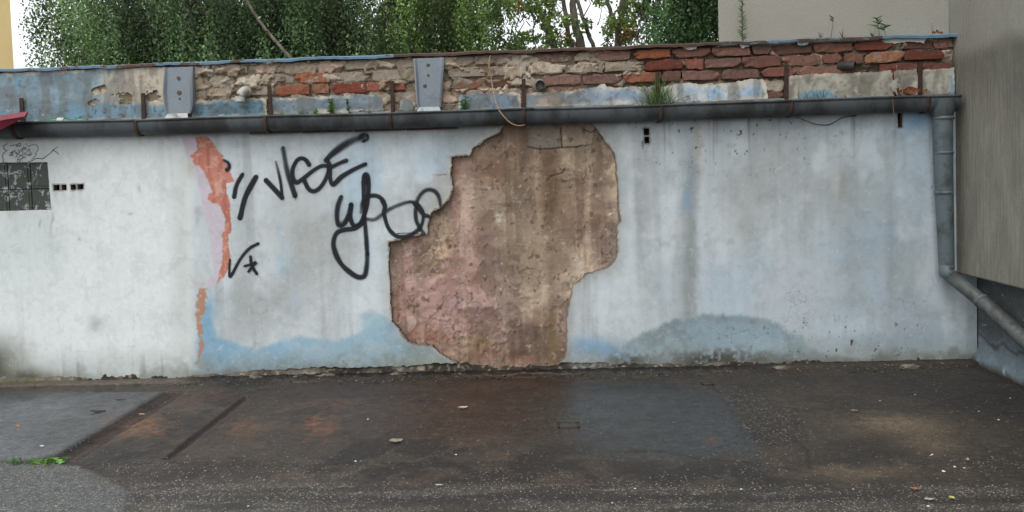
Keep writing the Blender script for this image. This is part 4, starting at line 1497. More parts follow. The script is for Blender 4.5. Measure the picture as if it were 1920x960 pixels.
graffiti([(g3((718, 448), (700, 500), (695, 560), (705, 605), (735, 598), (760, 550), (775, 490)), 8.5, .75, 1),
          (g3((775, 490), (770, 560), (790, 608), (825, 598), (850, 545), (866, 470), (872, 390), (866, 330), (852, 325), (846, 370), (846, 470), (852, 580), (860, 680), (866, 770)), 7.5, 1, .9),
          (g3((866, 770), (862, 840), (850, 890), (815, 898), (770, 872), (720, 825), (686, 760), (676, 700), (695, 650), (740, 632), (795, 625), (835, 600)), 8.5, .75, 1),
          (g3((830, 535), (838, 480), (870, 446), (920, 442), (955, 468), (966, 505)), 6.5, .55, 1), (g3((862, 572), (905, 575), (945, 550), (968, 530), (1030, 498), (1100, 476), (1140, 484), (1175, 520), (1180, 575), (1155, 630), (1095, 666), (1035, 668), (990, 630), (968, 575), (960, 530), (966, 500), (950, 470)), 6.5, .5, 1),
          (g3((1128, 482), (1150, 505), (1180, 545), (1212, 556)), 6.5, 1, .9), (g3((1188, 655), (1160, 620), (1140, 570), (1140, 510), (1155, 450), (1195, 410), (1240, 412), (1268, 445), (1280, 498)), 7, .75, .7),
          (g3((1035, 652), (1110, 650), (1180, 655)), 1.6, .7, .5)],
         M_spray, 'large looping black signature beside the broken edge of the render')
graffiti([(g3((94, 800), (91, 850), (97, 895), (150, 800), (200, 740), (253, 709)), 5, .9, 1, 4)], M_spray, 'black sprayed tick mark below the slashes')
graffiti([(g3((210, 783), (218, 835), (246, 880)), 5.2, 1, 1), (g3((177, 836), (240, 820)), 5, 1, 1), (g3((237, 815), (200, 866)), 5.2, 1, 1)], M_spray, 'small black sprayed star beside the tick mark')
graffiti([(g3((60, 240), (84, 256), (90, 280), (76, 296)), 6, .9, 1, 4)], M_spray, 'short black blot at the edge of the orange paint')
t16 = lambda *p: crop(0, 260, 16, p)
T16 = [t16((110, 720), (105, 600), (80, 560), (90, 480), (130, 420), (210, 350), (130, 320), (120, 220), (190, 170), (230, 140)), t16((310, 215), (400, 195), (490, 185), (560, 150), (620, 150)),
       t16((770, 140), (830, 210)), t16((850, 250), (930, 200), (1050, 185), (1130, 220), (1145, 310), (1100, 400), (1065, 445), (1095, 480), (1040, 550), (950, 620)),
       t16((830, 695), (980, 655), (1060, 605), (1180, 590), (1280, 605), (1400, 520), (1520, 430), (1600, 340), (1735, 240)), t16((1580, 335), (1690, 400), (1770, 470)),
       t16((280, 520), (390, 360)), t16((335, 525), (430, 370)), t16((300, 420), (400, 400)), t16((300, 480), (410, 500)), t16((440, 330), (480, 440), (520, 410)), t16((550, 330), (590, 395), (650, 360), (630, 320)),
       t16((690, 370), (680, 280), (745, 330), (725, 245)), t16((775, 245), (800, 340)), t16((485, 555), (540, 460), (490, 450)), t16((620, 420), (560, 430), (590, 500), (660, 490), (570, 560)),
       t16((700, 380), (695, 560)), t16((735, 460), (840, 370), (880, 305), (910, 500), (740, 460)), t16((860, 465), (930, 495), (965, 430)), t16((500, 200), (525, 250), (560, 190), (600, 235), (620, 180)),
       t16((800, 535), (690, 580), (620, 630)), t16((545, 600), (630, 660), (535, 695), (545, 600))]
graffiti([(p, 1.15, .9, .9) for p in T16], M_pen, 'small thin black marker tag in a cloud outline above the window', soft=0.5)

# ================================================================== GUTTER
gpts_x = np.array([-900, 30, 440, 920, 985, 1240, 1480, 1800.])
gpts_y = np.array([257.5, 230.5, 220, 207, 204, 198, 188, 179.])
GL = onY(gpts_x, gpts_y, -0.16)


def gz(x):
    return float(np.interp(x, GL[:, 0], GL[:, 2]))


gut = thing('gutter', 'long dark grey half round gutter with downpipe at the right end', 'gutter', (3.05, -0.09, 0.9))
M_gut = mat_metal('weathered_zinc', (84, 90, 93), (54, 55, 55), 0.7, 0.7, 2.2, 0.06, stretch=(1, 1, 0.4))
M_pipe = mat_metal('grey_downpipe', (92, 103, 107), (70, 76, 76), 0.5, 0.5, 6.0)
GW, GD = 0.150, 0.112
gcuts = [-900, -300, 250, 735, 1000, 1306, 1484, 1803]
for i in range(len(gcuts) - 1):
    xa, xb = (float(onY(np.array(float(p)), np.array(200.), -0.16)[0]) for p in gcuts[i:i + 2])
    n = max(4, int((xb - xa) / 0.06))
    na = 14
    sc_ = 1.0 + 0.025 * (i % 2)
    V, q = [], []
    for k in range(n + 1):
        x = xa - 0.02 + (xb - xa + 0.02) * k / n
        z0 = gz(x) + 0.003 * math.sin(x * 3.1 + i)
        prof = []
        for j in range(na + 1):
            a = math.pi * j / na
            prof.append((-0.01 - GW / 2 + GW / 2 * sc_ * math.cos(a), z0 - GD * sc_ * math.sin(a) ** 0.8))
        for j in range(na, -1, -1):
            a = math.pi * j / na
            prof.append((-0.01 - GW / 2 + (GW / 2 * sc_ - 0.003) * math.cos(a), z0 - (GD * sc_ - 0.003) * math.sin(a) ** 0.8 + 0.001))
        V += [(x, y, z) for y, z in prof]
    m_ = 2 * (na + 1)
    for k in range(n):
        for j in range(m_):
            q.append((k * m_ + j, k * m_ + (j + 1) % m_, (k + 1) * m_ + (j + 1) % m_, (k + 1) * m_ + j))
    mb = MB().add(V, q)
    # end caps
    for k in (0, n):
        for j in range(na):
            pass
    mb.tube([(xa - 0.02 + (xb - xa + 0.02) * k / n, -0.012 - GW * sc_, gz(xa + (xb - xa) * k / n) - 0.001 + 0.003 * math.sin((xa + (xb - xa) * k / n) * 3.1 + i)) for k in range(n + 1)], 0.0085, 6)
    mb.build('gutter_section', M_gut, gut)
# end cap
xe = float(onY(np.array(1803.), np.array(190.), -0.16)[0])
V = [(xe - 0.001, -0.085, gz(xe))] + [(xe - 0.001, -0.085 + 0.076 * math.cos(math.pi * j / 14), gz(xe) - GD * math.sin(math.pi * j / 14) ** 0.8) for j in range(15)]
MB().add(V, [], [(0, j + 1, j + 2) for j in range(14)]).build('end_cap', M_gut, gut)
# silt in the gutter
V, q = [], []
xs_ = np.linspace(-7.0, xe - 0.02, 300)
for x in xs_:
    for j in range(5):
        V.append((x, -0.02 - 0.13 * j / 4, gz(x) - 0.024 + 0.016 * (float(vn(np.array(x * 9.), np.array(j * 1.7), 5)) - 0.5) + 0.02 * float(vn(np.array(x * 1.1), np.array(3.), 6))))
for k in range(len(xs_) - 1):
    for j in range(4):
        a = k * 5 + j
        q.append((a, a + 1, a + 6, a + 5))
silt = MB().add(V, q).build('silt', mat_plain('gutter_silt', (52, 46, 38), (78, 72, 56), 0.95, 0, 30, bstr=0.8), gut)
# drip flashing from the parapet into the gutter
V, q = [], []
xs_ = np.linspace(XL + 0.1, 3.14, 170)
for x in xs_:
    z = gz(x)
    wv = 0.003 * math.sin(x * 5)
    V += [(x, 0.0, z + 0.030 + wv), (x, -0.034, z + 0.021 + wv), (x, -0.040, z + 0.008 + wv), (x, -0.036, z + 0.008 + wv)]
for k in range(len(xs_) - 1):
    for j in range(3):
        a = k * 4 + j
        q.append((a, a + 1, a + 5, a + 4))
MB().add(V, q).build('drip_flashing', mat_metal('flashing', (120, 124, 122), (70, 66, 60), 0.6, 0.6, 4, 0.3), gut, smooth=False)
# wooden batten under the trough
ba = onY(np.array([470., 862.]), np.array([249., 239.]), -0.02)
m = MB()
for k in range(4):
    xa = ba[0][0] + (ba[1][0] - ba[0][0]) * k / 4
    xb = ba[0][0] + (ba[1][0] - ba[0][0]) * (k + 0.96) / 4
    zz = gz(xa) - 0.105
    m.box((xa, -0.05, zz - 0.022), (xb, -0.012, zz + 0.012))
m.build('batten', mat_plain('old_wood', (66, 54, 46), (98, 82, 70), 0.9, 0, 14, stretch=(0.3, 1, 2)), gut, smooth=False, bevel=0.003)
# outlet, downpipe
PX = float(onY(np.array(1767.), np.array(215.), -0.09)[0])
zt = gz(PX)
pz0 = float(onY(np.array(1772.), np.array(503.), -0.09)[2])
pts = [(PX, -0.088, zt - 0.02), (PX, -0.09, zt - 0.075), (PX, -0.09, zt - 0.13), (PX, -0.09, zt - 0.15)]
m = MB()
m.tube(pts, [0.092, 0.090, 0.076, 0.072], 24, False)
m.build('outlet', M_gut, gut)
m = MB()
pb = Vector((PX + 0.024, -0.09, pz0))
m.tube([(PX, -0.09, zt - 0.14), (PX + 0.004, -0.09, zt - 0.5), tuple(pb)], [0.070, 0.066, 0.053], 24, False)
o = m.build('downpipe', M_pipe, gut)
for zz, r in ((zt - 0.42, 0.0695), (zt - 0.72, 0.0645), (zt - 0.16, 0.076)):
    mm = MB()
    mm.tube([(PX + 0.006, -0.09, zz - 0.012), (PX + 0.006, -0.09, zz + 0.012)], r, 24, True)
    mm.build('collar', M_pipe, o)
P1 = Vector(onX(np.array(1846.), np.array(568.), 3.20))
P2 = Vector(onX(np.array(1990.), np.array(700.), 3.245))
m = MB()
E0 = pb + Vector((0.0, -0.0, 0.03))
m.tube([E0, pb + Vector((0.0, 0.0, -0.035)), pb + Vector((0.022, -0.032, -0.06))], [0.0545, 0.0545, 0.0525], 20, True)
m.build('elbow', M_pipe, gut)
m = MB()
st0 = pb + Vector((0.012, -0.018, -0.055))
m.tube([st0, st0.lerp(P1, 0.5), P1, P2], [0.050, 0.051, 0.052, 0.054], 22, True)
sp = m.build('slanted_pipe', mat_metal('dull_downpipe', (84, 88, 86), (64, 64, 60), 0.5, 0.55, 7.0), gut)
mm = MB()
pj = st0.lerp(P1, 0.93)
dj = (P2 - P1).normalized()
mm.tube([pj - dj * 0.012, pj + dj * 0.014], 0.0565, 22, True)
mm.build('collar', M_pipe, sp)

# ------------------------------------------------------------------ rusty bracket posts
posts = [(40, 184, 'leftmost rusty iron bracket post beside the maroon sheet'), (267, 175, 'rusty iron bracket post just left of the first grey cover'), (505, 160, 'rusty iron bracket post just right of the white elbow pipe'),
         (735, 152, 'rusty iron bracket post just left of the second grey cover'), (981, 148, 'rusty iron bracket post left of the open black pipe stub'), (1233, 135, 'rusty iron bracket post standing in the grass tuft'),
         (1473, 125, 'rusty iron bracket post left of the pale render block'), (1724, 118, 'rightmost rusty iron bracket post behind the dead orange leaves')]
for i, (px, pt, lab) in enumerate(posts):
    top = onY(np.array(float(px)), np.array(float(pt)), -0.03)
    x, z1 = float(top[0]), float(top[2])
    z0 = gz(x)
    t = thing('gutter_bracket', lab, 'bracket', (x, -0.03, z0), 'rusty bracket posts along the gutter')
    m = MB()
    ln = rr.uniform(-0.004, 0.008)
    m.add([(x - 0.015 + ln, -0.036, z1), (x + 0.015 + ln, -0.036, z1 + 0.002), (x + 0.015 + ln, -0.024, z1 + 0.002), (x - 0.015 + ln, -0.024, z1),
           (x - 0.016, -0.038, z0 - 0.03), (x + 0.016, -0.038, z0 - 0.03), (x + 0.016, -0.026, z0 - 0.03), (x - 0.016, -0.026, z0 - 0.03)],
          [(0, 1, 2, 3), (4, 7, 6, 5), (0, 4, 5, 1), (1, 5, 6, 2), (2, 6, 7, 3), (3, 7, 4, 0)])
    m.build('post', M_rust, t, smooth=False, bevel=0.002)
    V, q = [], []
    for j in range(15):
        a = math.pi * (0.12 + 0.88 * j / 14)
        for r in (1.0, 1.05):
            for dx in (-0.014, 0.014):
                V.append((x + dx, -0.01 - GW / 2 + (GW / 2 * 1.035 + 0.002) * r * math.cos(a), z0 - (GD * 1.035 + 0.002) * r * math.sin(a) ** 0.8))
    for j in range(14):
        a = j * 4
        q += [(a, a + 1, a + 5, a + 4), (a + 2, a + 6, a + 7, a + 3), (a, a + 4, a + 6, a + 2), (a + 1, a + 3, a + 7, a + 5)]
    m = MB().add(V, q)
    m.build('strap', mat_plain('rusted_strap', (52, 44, 40), (84, 62, 50), 0.85, 0, 20), t)

# ------------------------------------------------------------------ grey folded metal covers
M_cover = mat_metal('grey_painted_sheet', (130, 138, 146), (116, 122, 128), 0.55, 0.4, 5.0)
M_stain = mat_plain('bolt_stain', (70, 62, 56), (96, 88, 80), 0.85, 0, 40)


def cover(L, R, lab, spots, lipcol):
    """L, R: traced left and right outline in photo pixels, top to bottom"""
    lw, rw = onY(np.array(L)[:, 0], np.array(L)[:, 1], -0.05), onY(np.array(R)[:, 0], np.array(R)[:, 1], -0.05)
    cxm = float((lw[-1, 0] + rw[-1, 0]) / 2)
    t = thing('metal_cover', lab, 'metal cover', (cxm, -0.05, float(lw[-1, 2])), 'grey folded metal covers on the parapet')
    n = 12
    V, q = [], []
    prof = [(0.0, 0.035), (0.0, -0.012), (0.05, -0.020), (0.12, 0.002), (0.5, 0.0), (0.86, 0.002), (0.93, -0.024), (1.0, -0.014), (1.0, 0.035)]
    zs = np.linspace(float(lw[0, 2]), float(lw[-1, 2]) + 0.035, n)
    for z in zs:
        xl = float(np.interp(-z, -lw[:, 2], lw[:, 0]))
        xr = float(np.interp(-z, -rw[:, 2], rw[:, 0]))
        fl = 0.4 + 0.6 * math.sin(math.pi * (z - zs[-1]) / (zs[0] - zs[-1] + 1e-9))
        for u, y in prof:
            V.append((xl + (xr - xl) * u, -0.05 + (y * fl if y < 0 else y), z))
    m_ = len(prof)
    for k in range(n - 1):
        for j in range(m_ - 1):
            a = k * m_ + j
            q.append((a, a + m_, a + m_ + 1, a + 1))
    o = MB().add(V, q).build('sheet', M_cover, t, smooth=False)
    s_ = o.modifiers.new('solid', 'SOLIDIFY')
    s_.thickness = 0.0025
    zb = float(lw[-1, 2])
    xl, xr = float(lw[-1, 0]), float(rw[-1, 0])
    m = MB()
    m.add([(xl + 0.012, -0.052, zb + 0.040), (xr - 0.012, -0.052, zb + 0.040), (xr + 0.002, -0.078, zb + 0.004), (xl - 0.002, -0.078, zb + 0.004), (xl - 0.002, -0.074, zb - 0.004), (xr + 0.002, -0.074, zb - 0.004)],
          [(0, 3, 2, 1), (3, 4, 5, 2)])
    m.build('lip', mat_metal('cover_lip', lipcol, (120, 122, 120), 0.7, 0.45, 14), t, smooth=False)
    for (sx, sy, sr) in spots:
        p = onY(np.array(float(sx)), np.array(float(sy)), -0.052)
        m = MB()
        V = [(float(p[0]), -0.0565, float(p[2]))]
        for j in range(10):
            a = 2 * math.pi * j / 10
            r = sr / 240 * rr.uniform(0.75, 1.2)
            V.append((float(p[0]) + r * math.cos(a), -0.0515, float(p[2]) + r * math.sin(a)))
        m.add(V, [], [(0, 1 + j, 1 + (j + 1) % 10) for j in range(10)])
        m.build('bolt_head', M_stain, t)


cover([(308, 127), (307, 150), (306, 175), (309, 205), (312, 223)], [(362, 125), (362, 150), (363, 175), (362, 200), (355, 222)], 'grey folded metal cover left of the white elbow pipe', [(335, 147, 4), (336, 174, 4.5), (337, 185, 2.4)], (176, 176, 172))
cover([(775, 110), (777, 130), (779, 160), (781, 190), (783, 211)], [(833, 108), (832, 130), (830, 160), (828, 190), (827, 209)], 'grey folded metal cover in the middle of the parapet', [(803, 122, 3.6), (803, 141, 2.6), (797, 161, 4.2)], (160, 168, 174))

# ------------------------------------------------------------------ pipe stubs
M_pvc = mat_plain('white_plastic', (188, 184, 176), (150, 146, 138), 0.5, 0, 16)
M_blackpipe = mat_plain('black_plastic', (40, 40, 40), (62, 60, 58), 0.6, 0, 18)


def hollow(m, pts, r, t=0.006, n=18):
    m.tube(pts, r, n, False)
    m.tube(pts, r - t, n, False)
    p, d = Vector(pts[-1]), (Vector(pts[-1]) - Vector(pts[-2])).normalized()
    ref = Vector((0.13, 0.21, 0.97))
    if abs(d.dot(ref)) > 0.97:
        ref = Vector((0.9, 0.3, 0.1))
    a = d.cross(ref).normalized()
    b = d.cross(a).normalized()
    V = []
    for k in range(n):
        e = math.cos(2 * math.pi * k / n) * a + math.sin(2 * math.pi * k / n) * b
        V += [p + r * e, p + (r - t) * e]
    m.add(V, [(2 * k, 2 * k + 1, (2 * k + 3) % (2 * n), (2 * k + 2) % (2 * n)) for k in range(n)])


p = onY(np.array(460.), np.array(172.), -0.02)
x, z = float(p[0]), float(p[2])
m = MB()
pp = [(x, 0.08, z)] + [(x - 0.02 * (1 - math.cos(a)), -0.035 - 0.045 * math.sin(a), z - 0.045 * (1 - math.cos(a))) for a in np.linspace(0, math.pi / 2, 7)] + [(x - 0.022, -0.081, z - 0.085)]
hollow(m, pp, 0.037)
t = thing('drain_pipe', 'white plastic elbow pipe bending down out of the parapet', 'pipe', (x, 0, z))
m.build('elbow', M_pvc, t)
mm = MB()
mm.tube([(x, 0.02, z), (x, -0.028, z)], 0.045, 18, True)
mm.build('collar', M_pvc, t)
p = onY(np.array(1013.), np.array(160.), -0.02)
x, z = float(p[0]), float(p[2])
m = MB()
hollow(m, [(x - 0.01, 0.07, z + 0.004), (x, -0.045, z)], 0.037, 0.007)
t = thing('drain_pipe', 'short black pipe stub open towards the viewer, in brickwork', 'pipe', (x, 0, z))
m.build('pipe', M_blackpipe, t)
m = MB()
m.tube([(x - 0.01, 0.03, z), (x - 0.005, -0.012, z)], [0.062, 0.05], 14, True)
m.build('mortar_collar', M_bed if False else mat_plain('grey_mortar', (112, 106, 98), (140, 132, 120), 0.95, 0, 30, bstr=0.8), t)
p = onY(np.array(1594.), np.array(124.), -0.03)
x, z = float(p[0]), float(p[2])
m = MB()
hollow(m, [(x - 0.09, 0.07, z + 0.01), (x - 0.04, -0.01, z + 0.005), (x + 0.025, -0.06, z - 0.002)], 0.034, 0.006)
m.build('pipe', M_blackpipe, thing('drain_pipe', 'black pipe stub pointing sideways between the right hand bricks', 'pipe', (x, 0, z)))

# ------------------------------------------------------------------ cables
def path3(pts, ys):
    P = catmull(pts, 3.0)
    t = np.linspace(0, 1, len(P))
    y = np.interp(t, np.linspace(0, 1, len(ys)), ys)
    d = rays(P[:, 0], P[:, 1])
    return CAM + d * ((y - CAM[1]) / d[:, 1])[:, None]


m = MB()
P = path3([(927, 96), (920, 104), (917, 122), (921, 146), (925, 172), (931, 196), (938, 210), (948, 222), (958, 231), (972, 236), (985, 234)], [0.05, -0.045, -0.05, -0.05, -0.05, -0.08, -0.15, -0.178, -0.178, -0.16, -0.12])
m.tube([tuple(q_) for q_ in P], 0.0055, 6)
tag(m.build('cable', mat_plain('beige_cable', (168, 146, 118), (146, 122, 98), 0.8, 0, 30)), 'thin beige cable hanging over the coping and across the gutter', 'cable')
m = MB()
P = path3([(1486, 210), (1497, 220), (1515, 228), (1532, 233), (1552, 234), (1566, 228), (1582, 220), (1606, 217)], [-0.05, -0.012, -0.012])
m.tube([tuple(q_) for q_ in P], 0.0032, 5)
tag(m.build('cable', mat_plain('dark_cable', (70, 62, 58), (92, 84, 78), 0.8)), 'thin dark cable sagging under the gutter on the right', 'cable')

# ================================================================== NEIGHBOUR BUILDING (right)
nb = thing('neighbour_building', 'tall grey rendered building at the right with overhanging upper storey', 'building', (5.2, 0.4, 0))


def mat_facade(name, a, b, zline=None, comb=0.0):
    m = N(name)
    sep = m.n('ShaderNodeSeparateXYZ')
    m.l(m.co, sep.inputs[0])
    z = sep.outputs[2]
    c = m.mix(m.ramp(m.noise(1.6, 6, 0.6), 0.3, 0.7), lin(a), lin(b))
    if zline:
        # rain-washed below, sheltered above
        edge = m.math('ADD', z, m.math('MULTIPLY', m.math('SUBTRACT', m.noise(2.2, 4), 0.5), 0.16))
        k = m.ramp(edge, zline + 0.10, zline - 0.04)
        streak = m.ramp(m.noise(2.2, 8, 0.75, 0.5, stretch=(2.2, 2.2, 0.7)), 0.35, 0.7)
        dirty = m.mix(streak, lin((116, 113, 104)), lin((140, 136, 125)))
        dirty = m.mix(1.0, dirty, m.grey(m.ramp(edge, zline - 0.75, zline, 1.06, 0.74)), 'MULTIPLY')
        c = m.mix(m.math('MULTIPLY', k, 0.92), c, dirty)
    c = m.mix(1.0, c, m.grey(m.ramp(m.noise(120, 4, 0.7), 0.25, 0.75, 0.84, 1.14)), 'MULTIPLY')
    c = m.mix(m.ramp(m.noise(26, 6, 0.75), 0.66, 0.74, 0, 0.5), c, lin((84, 80, 72)))
    m.base(c)
    m.rough(0.93)
    m.p.inputs['Specular IOR Level'].default_value = 0.2
    h = m.noise(90, 6, 0.7)
    if comb:
        wv = m.n('ShaderNodeTexNoise')
        mp = m.n('ShaderNodeMapping')
        mp.inputs['Scale'].default_value = (75, 75, 2.2)
        m.l(m.co, mp.inputs['Vector'])
        m.l(mp.outputs[0], wv.inputs['Vector'])
        wv.inputs['Scale'].default_value = 1.0
        wv.inputs['Detail'].default_value = 3
        h = m.math('ADD', m.math('MULTIPLY', h, 0.5), m.math('MULTIPLY', wv.outputs['Fac'], comb))
        kk = m.ramp(z, zline + 0.06, zline - 0.10)
        c = m.mix(kk, c, m.mix(1.0, c, m.grey(m.ramp(wv.outputs['Fac'], 0.3, 0.7, 0.88, 1.09)), 'MULTIPLY'))
        m.base(c)
    m.bump(h, 0.6, 0.010)
    return m.m


XO = 3.172                                     # face of the overhanging storey
ZO = float(onX(np.array(1800.), np.array(513.), XO)[2])
ZTOP = 7.5
xf = float(onY(np.array(1347.), np.array(60.), 0.10)[0])
m = MB()
fp = [(xf, 0.092), (9.5, 0.092), (9.5, 7.0), (xf + 2.2, 7.0)]
m.add([(a, b, z) for z in (2.0, ZTOP) for a, b in fp], [(3, 2, 1, 0), (4, 5, 6, 7)] + [(k, (k + 1) % 4, 4 + (k + 1) % 4, 4 + k) for k in range(4)])
m.build('facade', mat_facade('smooth_facade', (170, 167, 157), (162, 159, 149)), nb, smooth=False)
m = MB()
m.box((XO, -9.0, ZO), (9.5, 0.088, ZTOP))
m.build('overhang', mat_facade('combed_facade', (150, 147, 138), (140, 137, 128), 2.33, 1.0), nb, smooth=False, bevel=0.012)
XLW = 3.332


def low_y(A, B):
    return XLW + 0.014 * (fbm(A * 5, B * 5, 301) - 0.5) - 0.05 * sstep(0.14, 0.0, B + 0.10 * (fbm(A * 6, B * 6, 303) - 0.5))


ys_, zs_ = np.linspace(-9.0, 0.01, 420), np.linspace(-0.05, ZO - 0.002, 70)
A, B = np.meshgrid(ys_, zs_)
n1, n2, n3 = fbm(A * 2, B * 2, 311), fbm(A * 9, B * 9, 313), fbm(A * 30, B * 30, 317, 3)
c = np.zeros(A.shape + (3,)) + np.array((96, 104, 107.0))
c = mixc(c, (86, 90, 90), sstep(0.4, 0.65, n1))
e = B + 0.12 * (n2 - 0.5) - 0.20 - 0.0 * A
c = mixc(c, (124, 138, 146), sstep(0.06, -0.02, e) * 0.7)
c = mixc(c, (62, 60, 56), np.exp(-(e / 0.012) ** 2) * 0.7)
c = mixc(c, (70, 66, 60), sstep(0.07, 0.0, B + 0.08 * (n2 - 0.5)))
I = np.arange(A.size).reshape(A.shape)
Q = np.stack([I[:-1, :-1], I[1:, :-1], I[1:, 1:], I[:-1, 1:]], -1).reshape(-1, 4)
me = mesh_np('lower_wall', np.stack([low_y(A, B), A, B], -1), Q, col=lin((c * (0.9 + 0.2 * n3)[..., None]).reshape(-1, 3)))
obj('lower_wall', me, M_coat, nb)
m = MB()
m.box((XLW + 0.03, -9.0, -0.05), (9.4, 0.08, ZO - 0.004))
m.build('ground_floor', mat_plain('ground_floor_render', (120, 124, 124), (104, 106, 104), 0.9), nb, smooth=False)
m = MB()
m.box((3.0, -9.3, ZTOP), (9.8, -0.002, ZTOP + 0.14))
m.box((xf - 0.25, 0.0, ZTOP), (9.8, 7.3, ZTOP + 0.14))
m.build('roof_edge', mat_metal('roof_sheet', (110, 108, 104), (80, 78, 74)), nb, smooth=False)

# ================================================================== YELLOW HOUSE (far left)
yl = onY(np.array([-330., 14.]), np.array([60., 60.]), 16.0)
xy1 = float(onY(np.array(25.), np.array(110.), 19.0)[0])
xy0 = xy1 - 9.0
yh = thing('yellow_house', 'ochre yellow rendered house edge at the far left behind the trees', 'house', ((xy0 + xy1) / 2, 17.5, 0))
M_yel = mat_plain('ochre_render', (240, 212, 150), (228, 198, 136), 0.9, 0, 0.7, 0.3, 0.75, bstr=0.3)
m = MB()
m.box((xy0, 16.0, 0), (xy1, 19.0, 10.5))
m.build('wall', M_yel, yh, smooth=False)
m = MB()
m.box((xy0 - 0.35, 15.6, 10.5), (xy1 + 0.35, 19.4, 10.75))
m.build('roof', mat_plain('roof_felt', (80, 60, 52), (104, 78, 66), 0.9), yh, smooth=False)
M_frame = mat_plain('window_frame', (220, 218, 210), (200, 198, 190), 0.6)
M_glass = mat_plain('dark_glass', (50, 58, 62), (70, 78, 82), 0.15)
for k in range(3):
    for zf in (1.2, 4.3, 7.4):
        wx0 = xy1 - 3.4 - 3.0 * k
        m = MB()
        m.box((wx0, 15.95, zf), (wx0 + 1.3, 16.02, zf + 1.5))
        fo = m.build('window', M_frame, yh, smooth=False)
        m = MB()
        for q_ in (0, 1):
            m.box((wx0 + 0.08 + 0.6 * q_, 15.93, zf + 0.09), (wx0 + 0.61 + 0.6 * q_, 15.948, zf + 1.41))
        m.build('pane', M_glass, fo, smooth=False)

# ================================================================== TREES
def leaf_mesh(C, D, size, cols, asp=0.62):
    """diamond leaves: centres C, pointing along D"""
    n = len(C)
    D = D / (np.linalg.norm(D, axis=1)[:, None] + 1e-9)
    S = np.cross(D, rng.normal(size=(n, 3)))
    S /= np.linalg.norm(S, axis=1)[:, None] + 1e-9
    L = (size * (0.7 + 0.6 * rng.random(n)))[:, None] * 0.5
    V = np.stack([C - D * L, C + S * L * asp + D * L * -0.15, C + D * L, C - S * L * asp + D * L * -0.15], 1).reshape(-1, 3)
    Q = np.arange(4 * n).reshape(n, 4)
    return mesh_np('crown', V, Q, smooth=False, col=np.repeat(lin(cols), 4, 0))


def leafcols(n, dark, light, bias=1.0):
    t = (rng.random(n) ** bias)[:, None]
    c = np.array(dark, float) * (1 - t) + np.array(light, float) * t
    c = c * np.array((1.20, 1.14, 1.02))
    return np.clip(c + rng.normal(0, 2, (n, 1)), 4, 255)


def trunk(name, parent, lines, mat):
    m = MB()
    for pts, rads in lines:
        P = np.array(pts, float)
        T = []
        for i in range(len(P) - 1):
            for k in range(4):
                T.append(P[i] + (P[i + 1] - P[i]) * k / 4 + rng.normal(0, 0.12 * rads[-1], 3))
        T.append(P[-1])
        R_ = np.interp(np.linspace(0, 1, len(T)), np.linspace(0, 1, len(rads)), rads)
        m.tube([tuple(t) for t in T], list(R_), 9)
    return m.build(name, mat, parent)


def weeping_tree(px, Y, rx, ry, zlow, ztop, nstr, lab, dark, light, lean=0.3, seed=0, ragged=0.0):
    """birch-like: strands of small leaves hanging from arching limbs"""
    x0 = float(onY(np.array(float(px)), np.array(100.), Y)[0])
    t = thing('birch_tree', lab, 'tree', (x0, Y, 0), 'trees behind the wall')
    limbs = [([(x0, Y, 0), (x0 + lean * 0.3, Y, 3), (x0 + lean, Y + 0.1, ztop * 0.6), (x0 + lean * 1.6, Y, ztop * 0.97)], [0.19, 0.15, 0.10, 0.03])]
    for k in range(9):
        a = rng.uniform(0, 2 * math.pi)
        zb = rng.uniform(2.6, ztop * 0.7)
        ex, ey = rx * 0.75 * math.cos(a), ry * 0.75 * math.sin(a)
        limbs.append(([(x0 + lean * zb / ztop, Y, zb), (x0 + ex * 0.6, Y + ey * 0.6, zb + 1.3), (x0 + ex, Y + ey, zb + 1.2)], [0.06, 0.035, 0.012]))
    trunk('trunk', t, limbs, M_bark)
    # strand tops fill an egg, most of them low down where the wall leaves the crown in view
    u = rng.normal(size=(nstr, 3))
    u /= np.linalg.norm(u, axis=1)[:, None]
    r = rng.random(nstr) ** 0.45
    zc, hz_ = (zlow + ztop) / 2, (ztop - zlow) / 2
    S = np.stack([x0 + lean * 0.5 + u[:, 0] * r * rx, Y + u[:, 1] * r * ry, zc + u[:, 2] * r * hz_], 1)
    low = rng.random(nstr) < 0.62
    S[low, 2] = zlow + 0.5 + rng.random(low.sum()) ** 1.2 * 2.4
    # clumps: drop strands where slow noise is low, so that light shows through
    gate = fbm(S[:, 0] * 1.1 + seed, S[:, 2] * 1.0, 401 + seed, 3) + 0.12 * rng.random(nstr)
    S = S[gate > 0.36 + ragged]
    n = len(S)
    ln = rng.uniform(0.35, 1.15, n)
    k = 16
    tt = (np.arange(k) + rng.random((n, k))) / k
    sw = rng.normal(0, 0.10, (n, 1, 2))
    C = np.repeat(S[:, None, :], k, 1)
    C[:, :, 0] += sw[:, :, 0] * tt * ln[:, None] + rng.normal(0, 0.035, (n, k))
    C[:, :, 1] += sw[:, :, 1] * tt * ln[:, None] + rng.normal(0, 0.035, (n, k))
    C[:, :, 2] -= tt * ln[:, None]
    tone = -0.05 + 2.25 * fbm(S[:, 0] * 2.3, S[:, 2] * 1.6 + S[:, 1], 411 + seed, 3)
    C = C.reshape(-1, 3)
    D = rng.normal(0, 0.7, C.shape) + np.array([0, 0, -0.8])
    cols = (0.5 * leafcols(len(C), dark, light, 1.5) + 0.5 * np.repeat(leafcols(n, dark, light, 1.2), k, 0)) * np.repeat(tone, k)[:, None]
    me = leaf_mesh(C, D, np.full(len(C), 0.058), np.clip(cols, 12, 255))
    obj('crown', me, M_leaf, t)
    return t


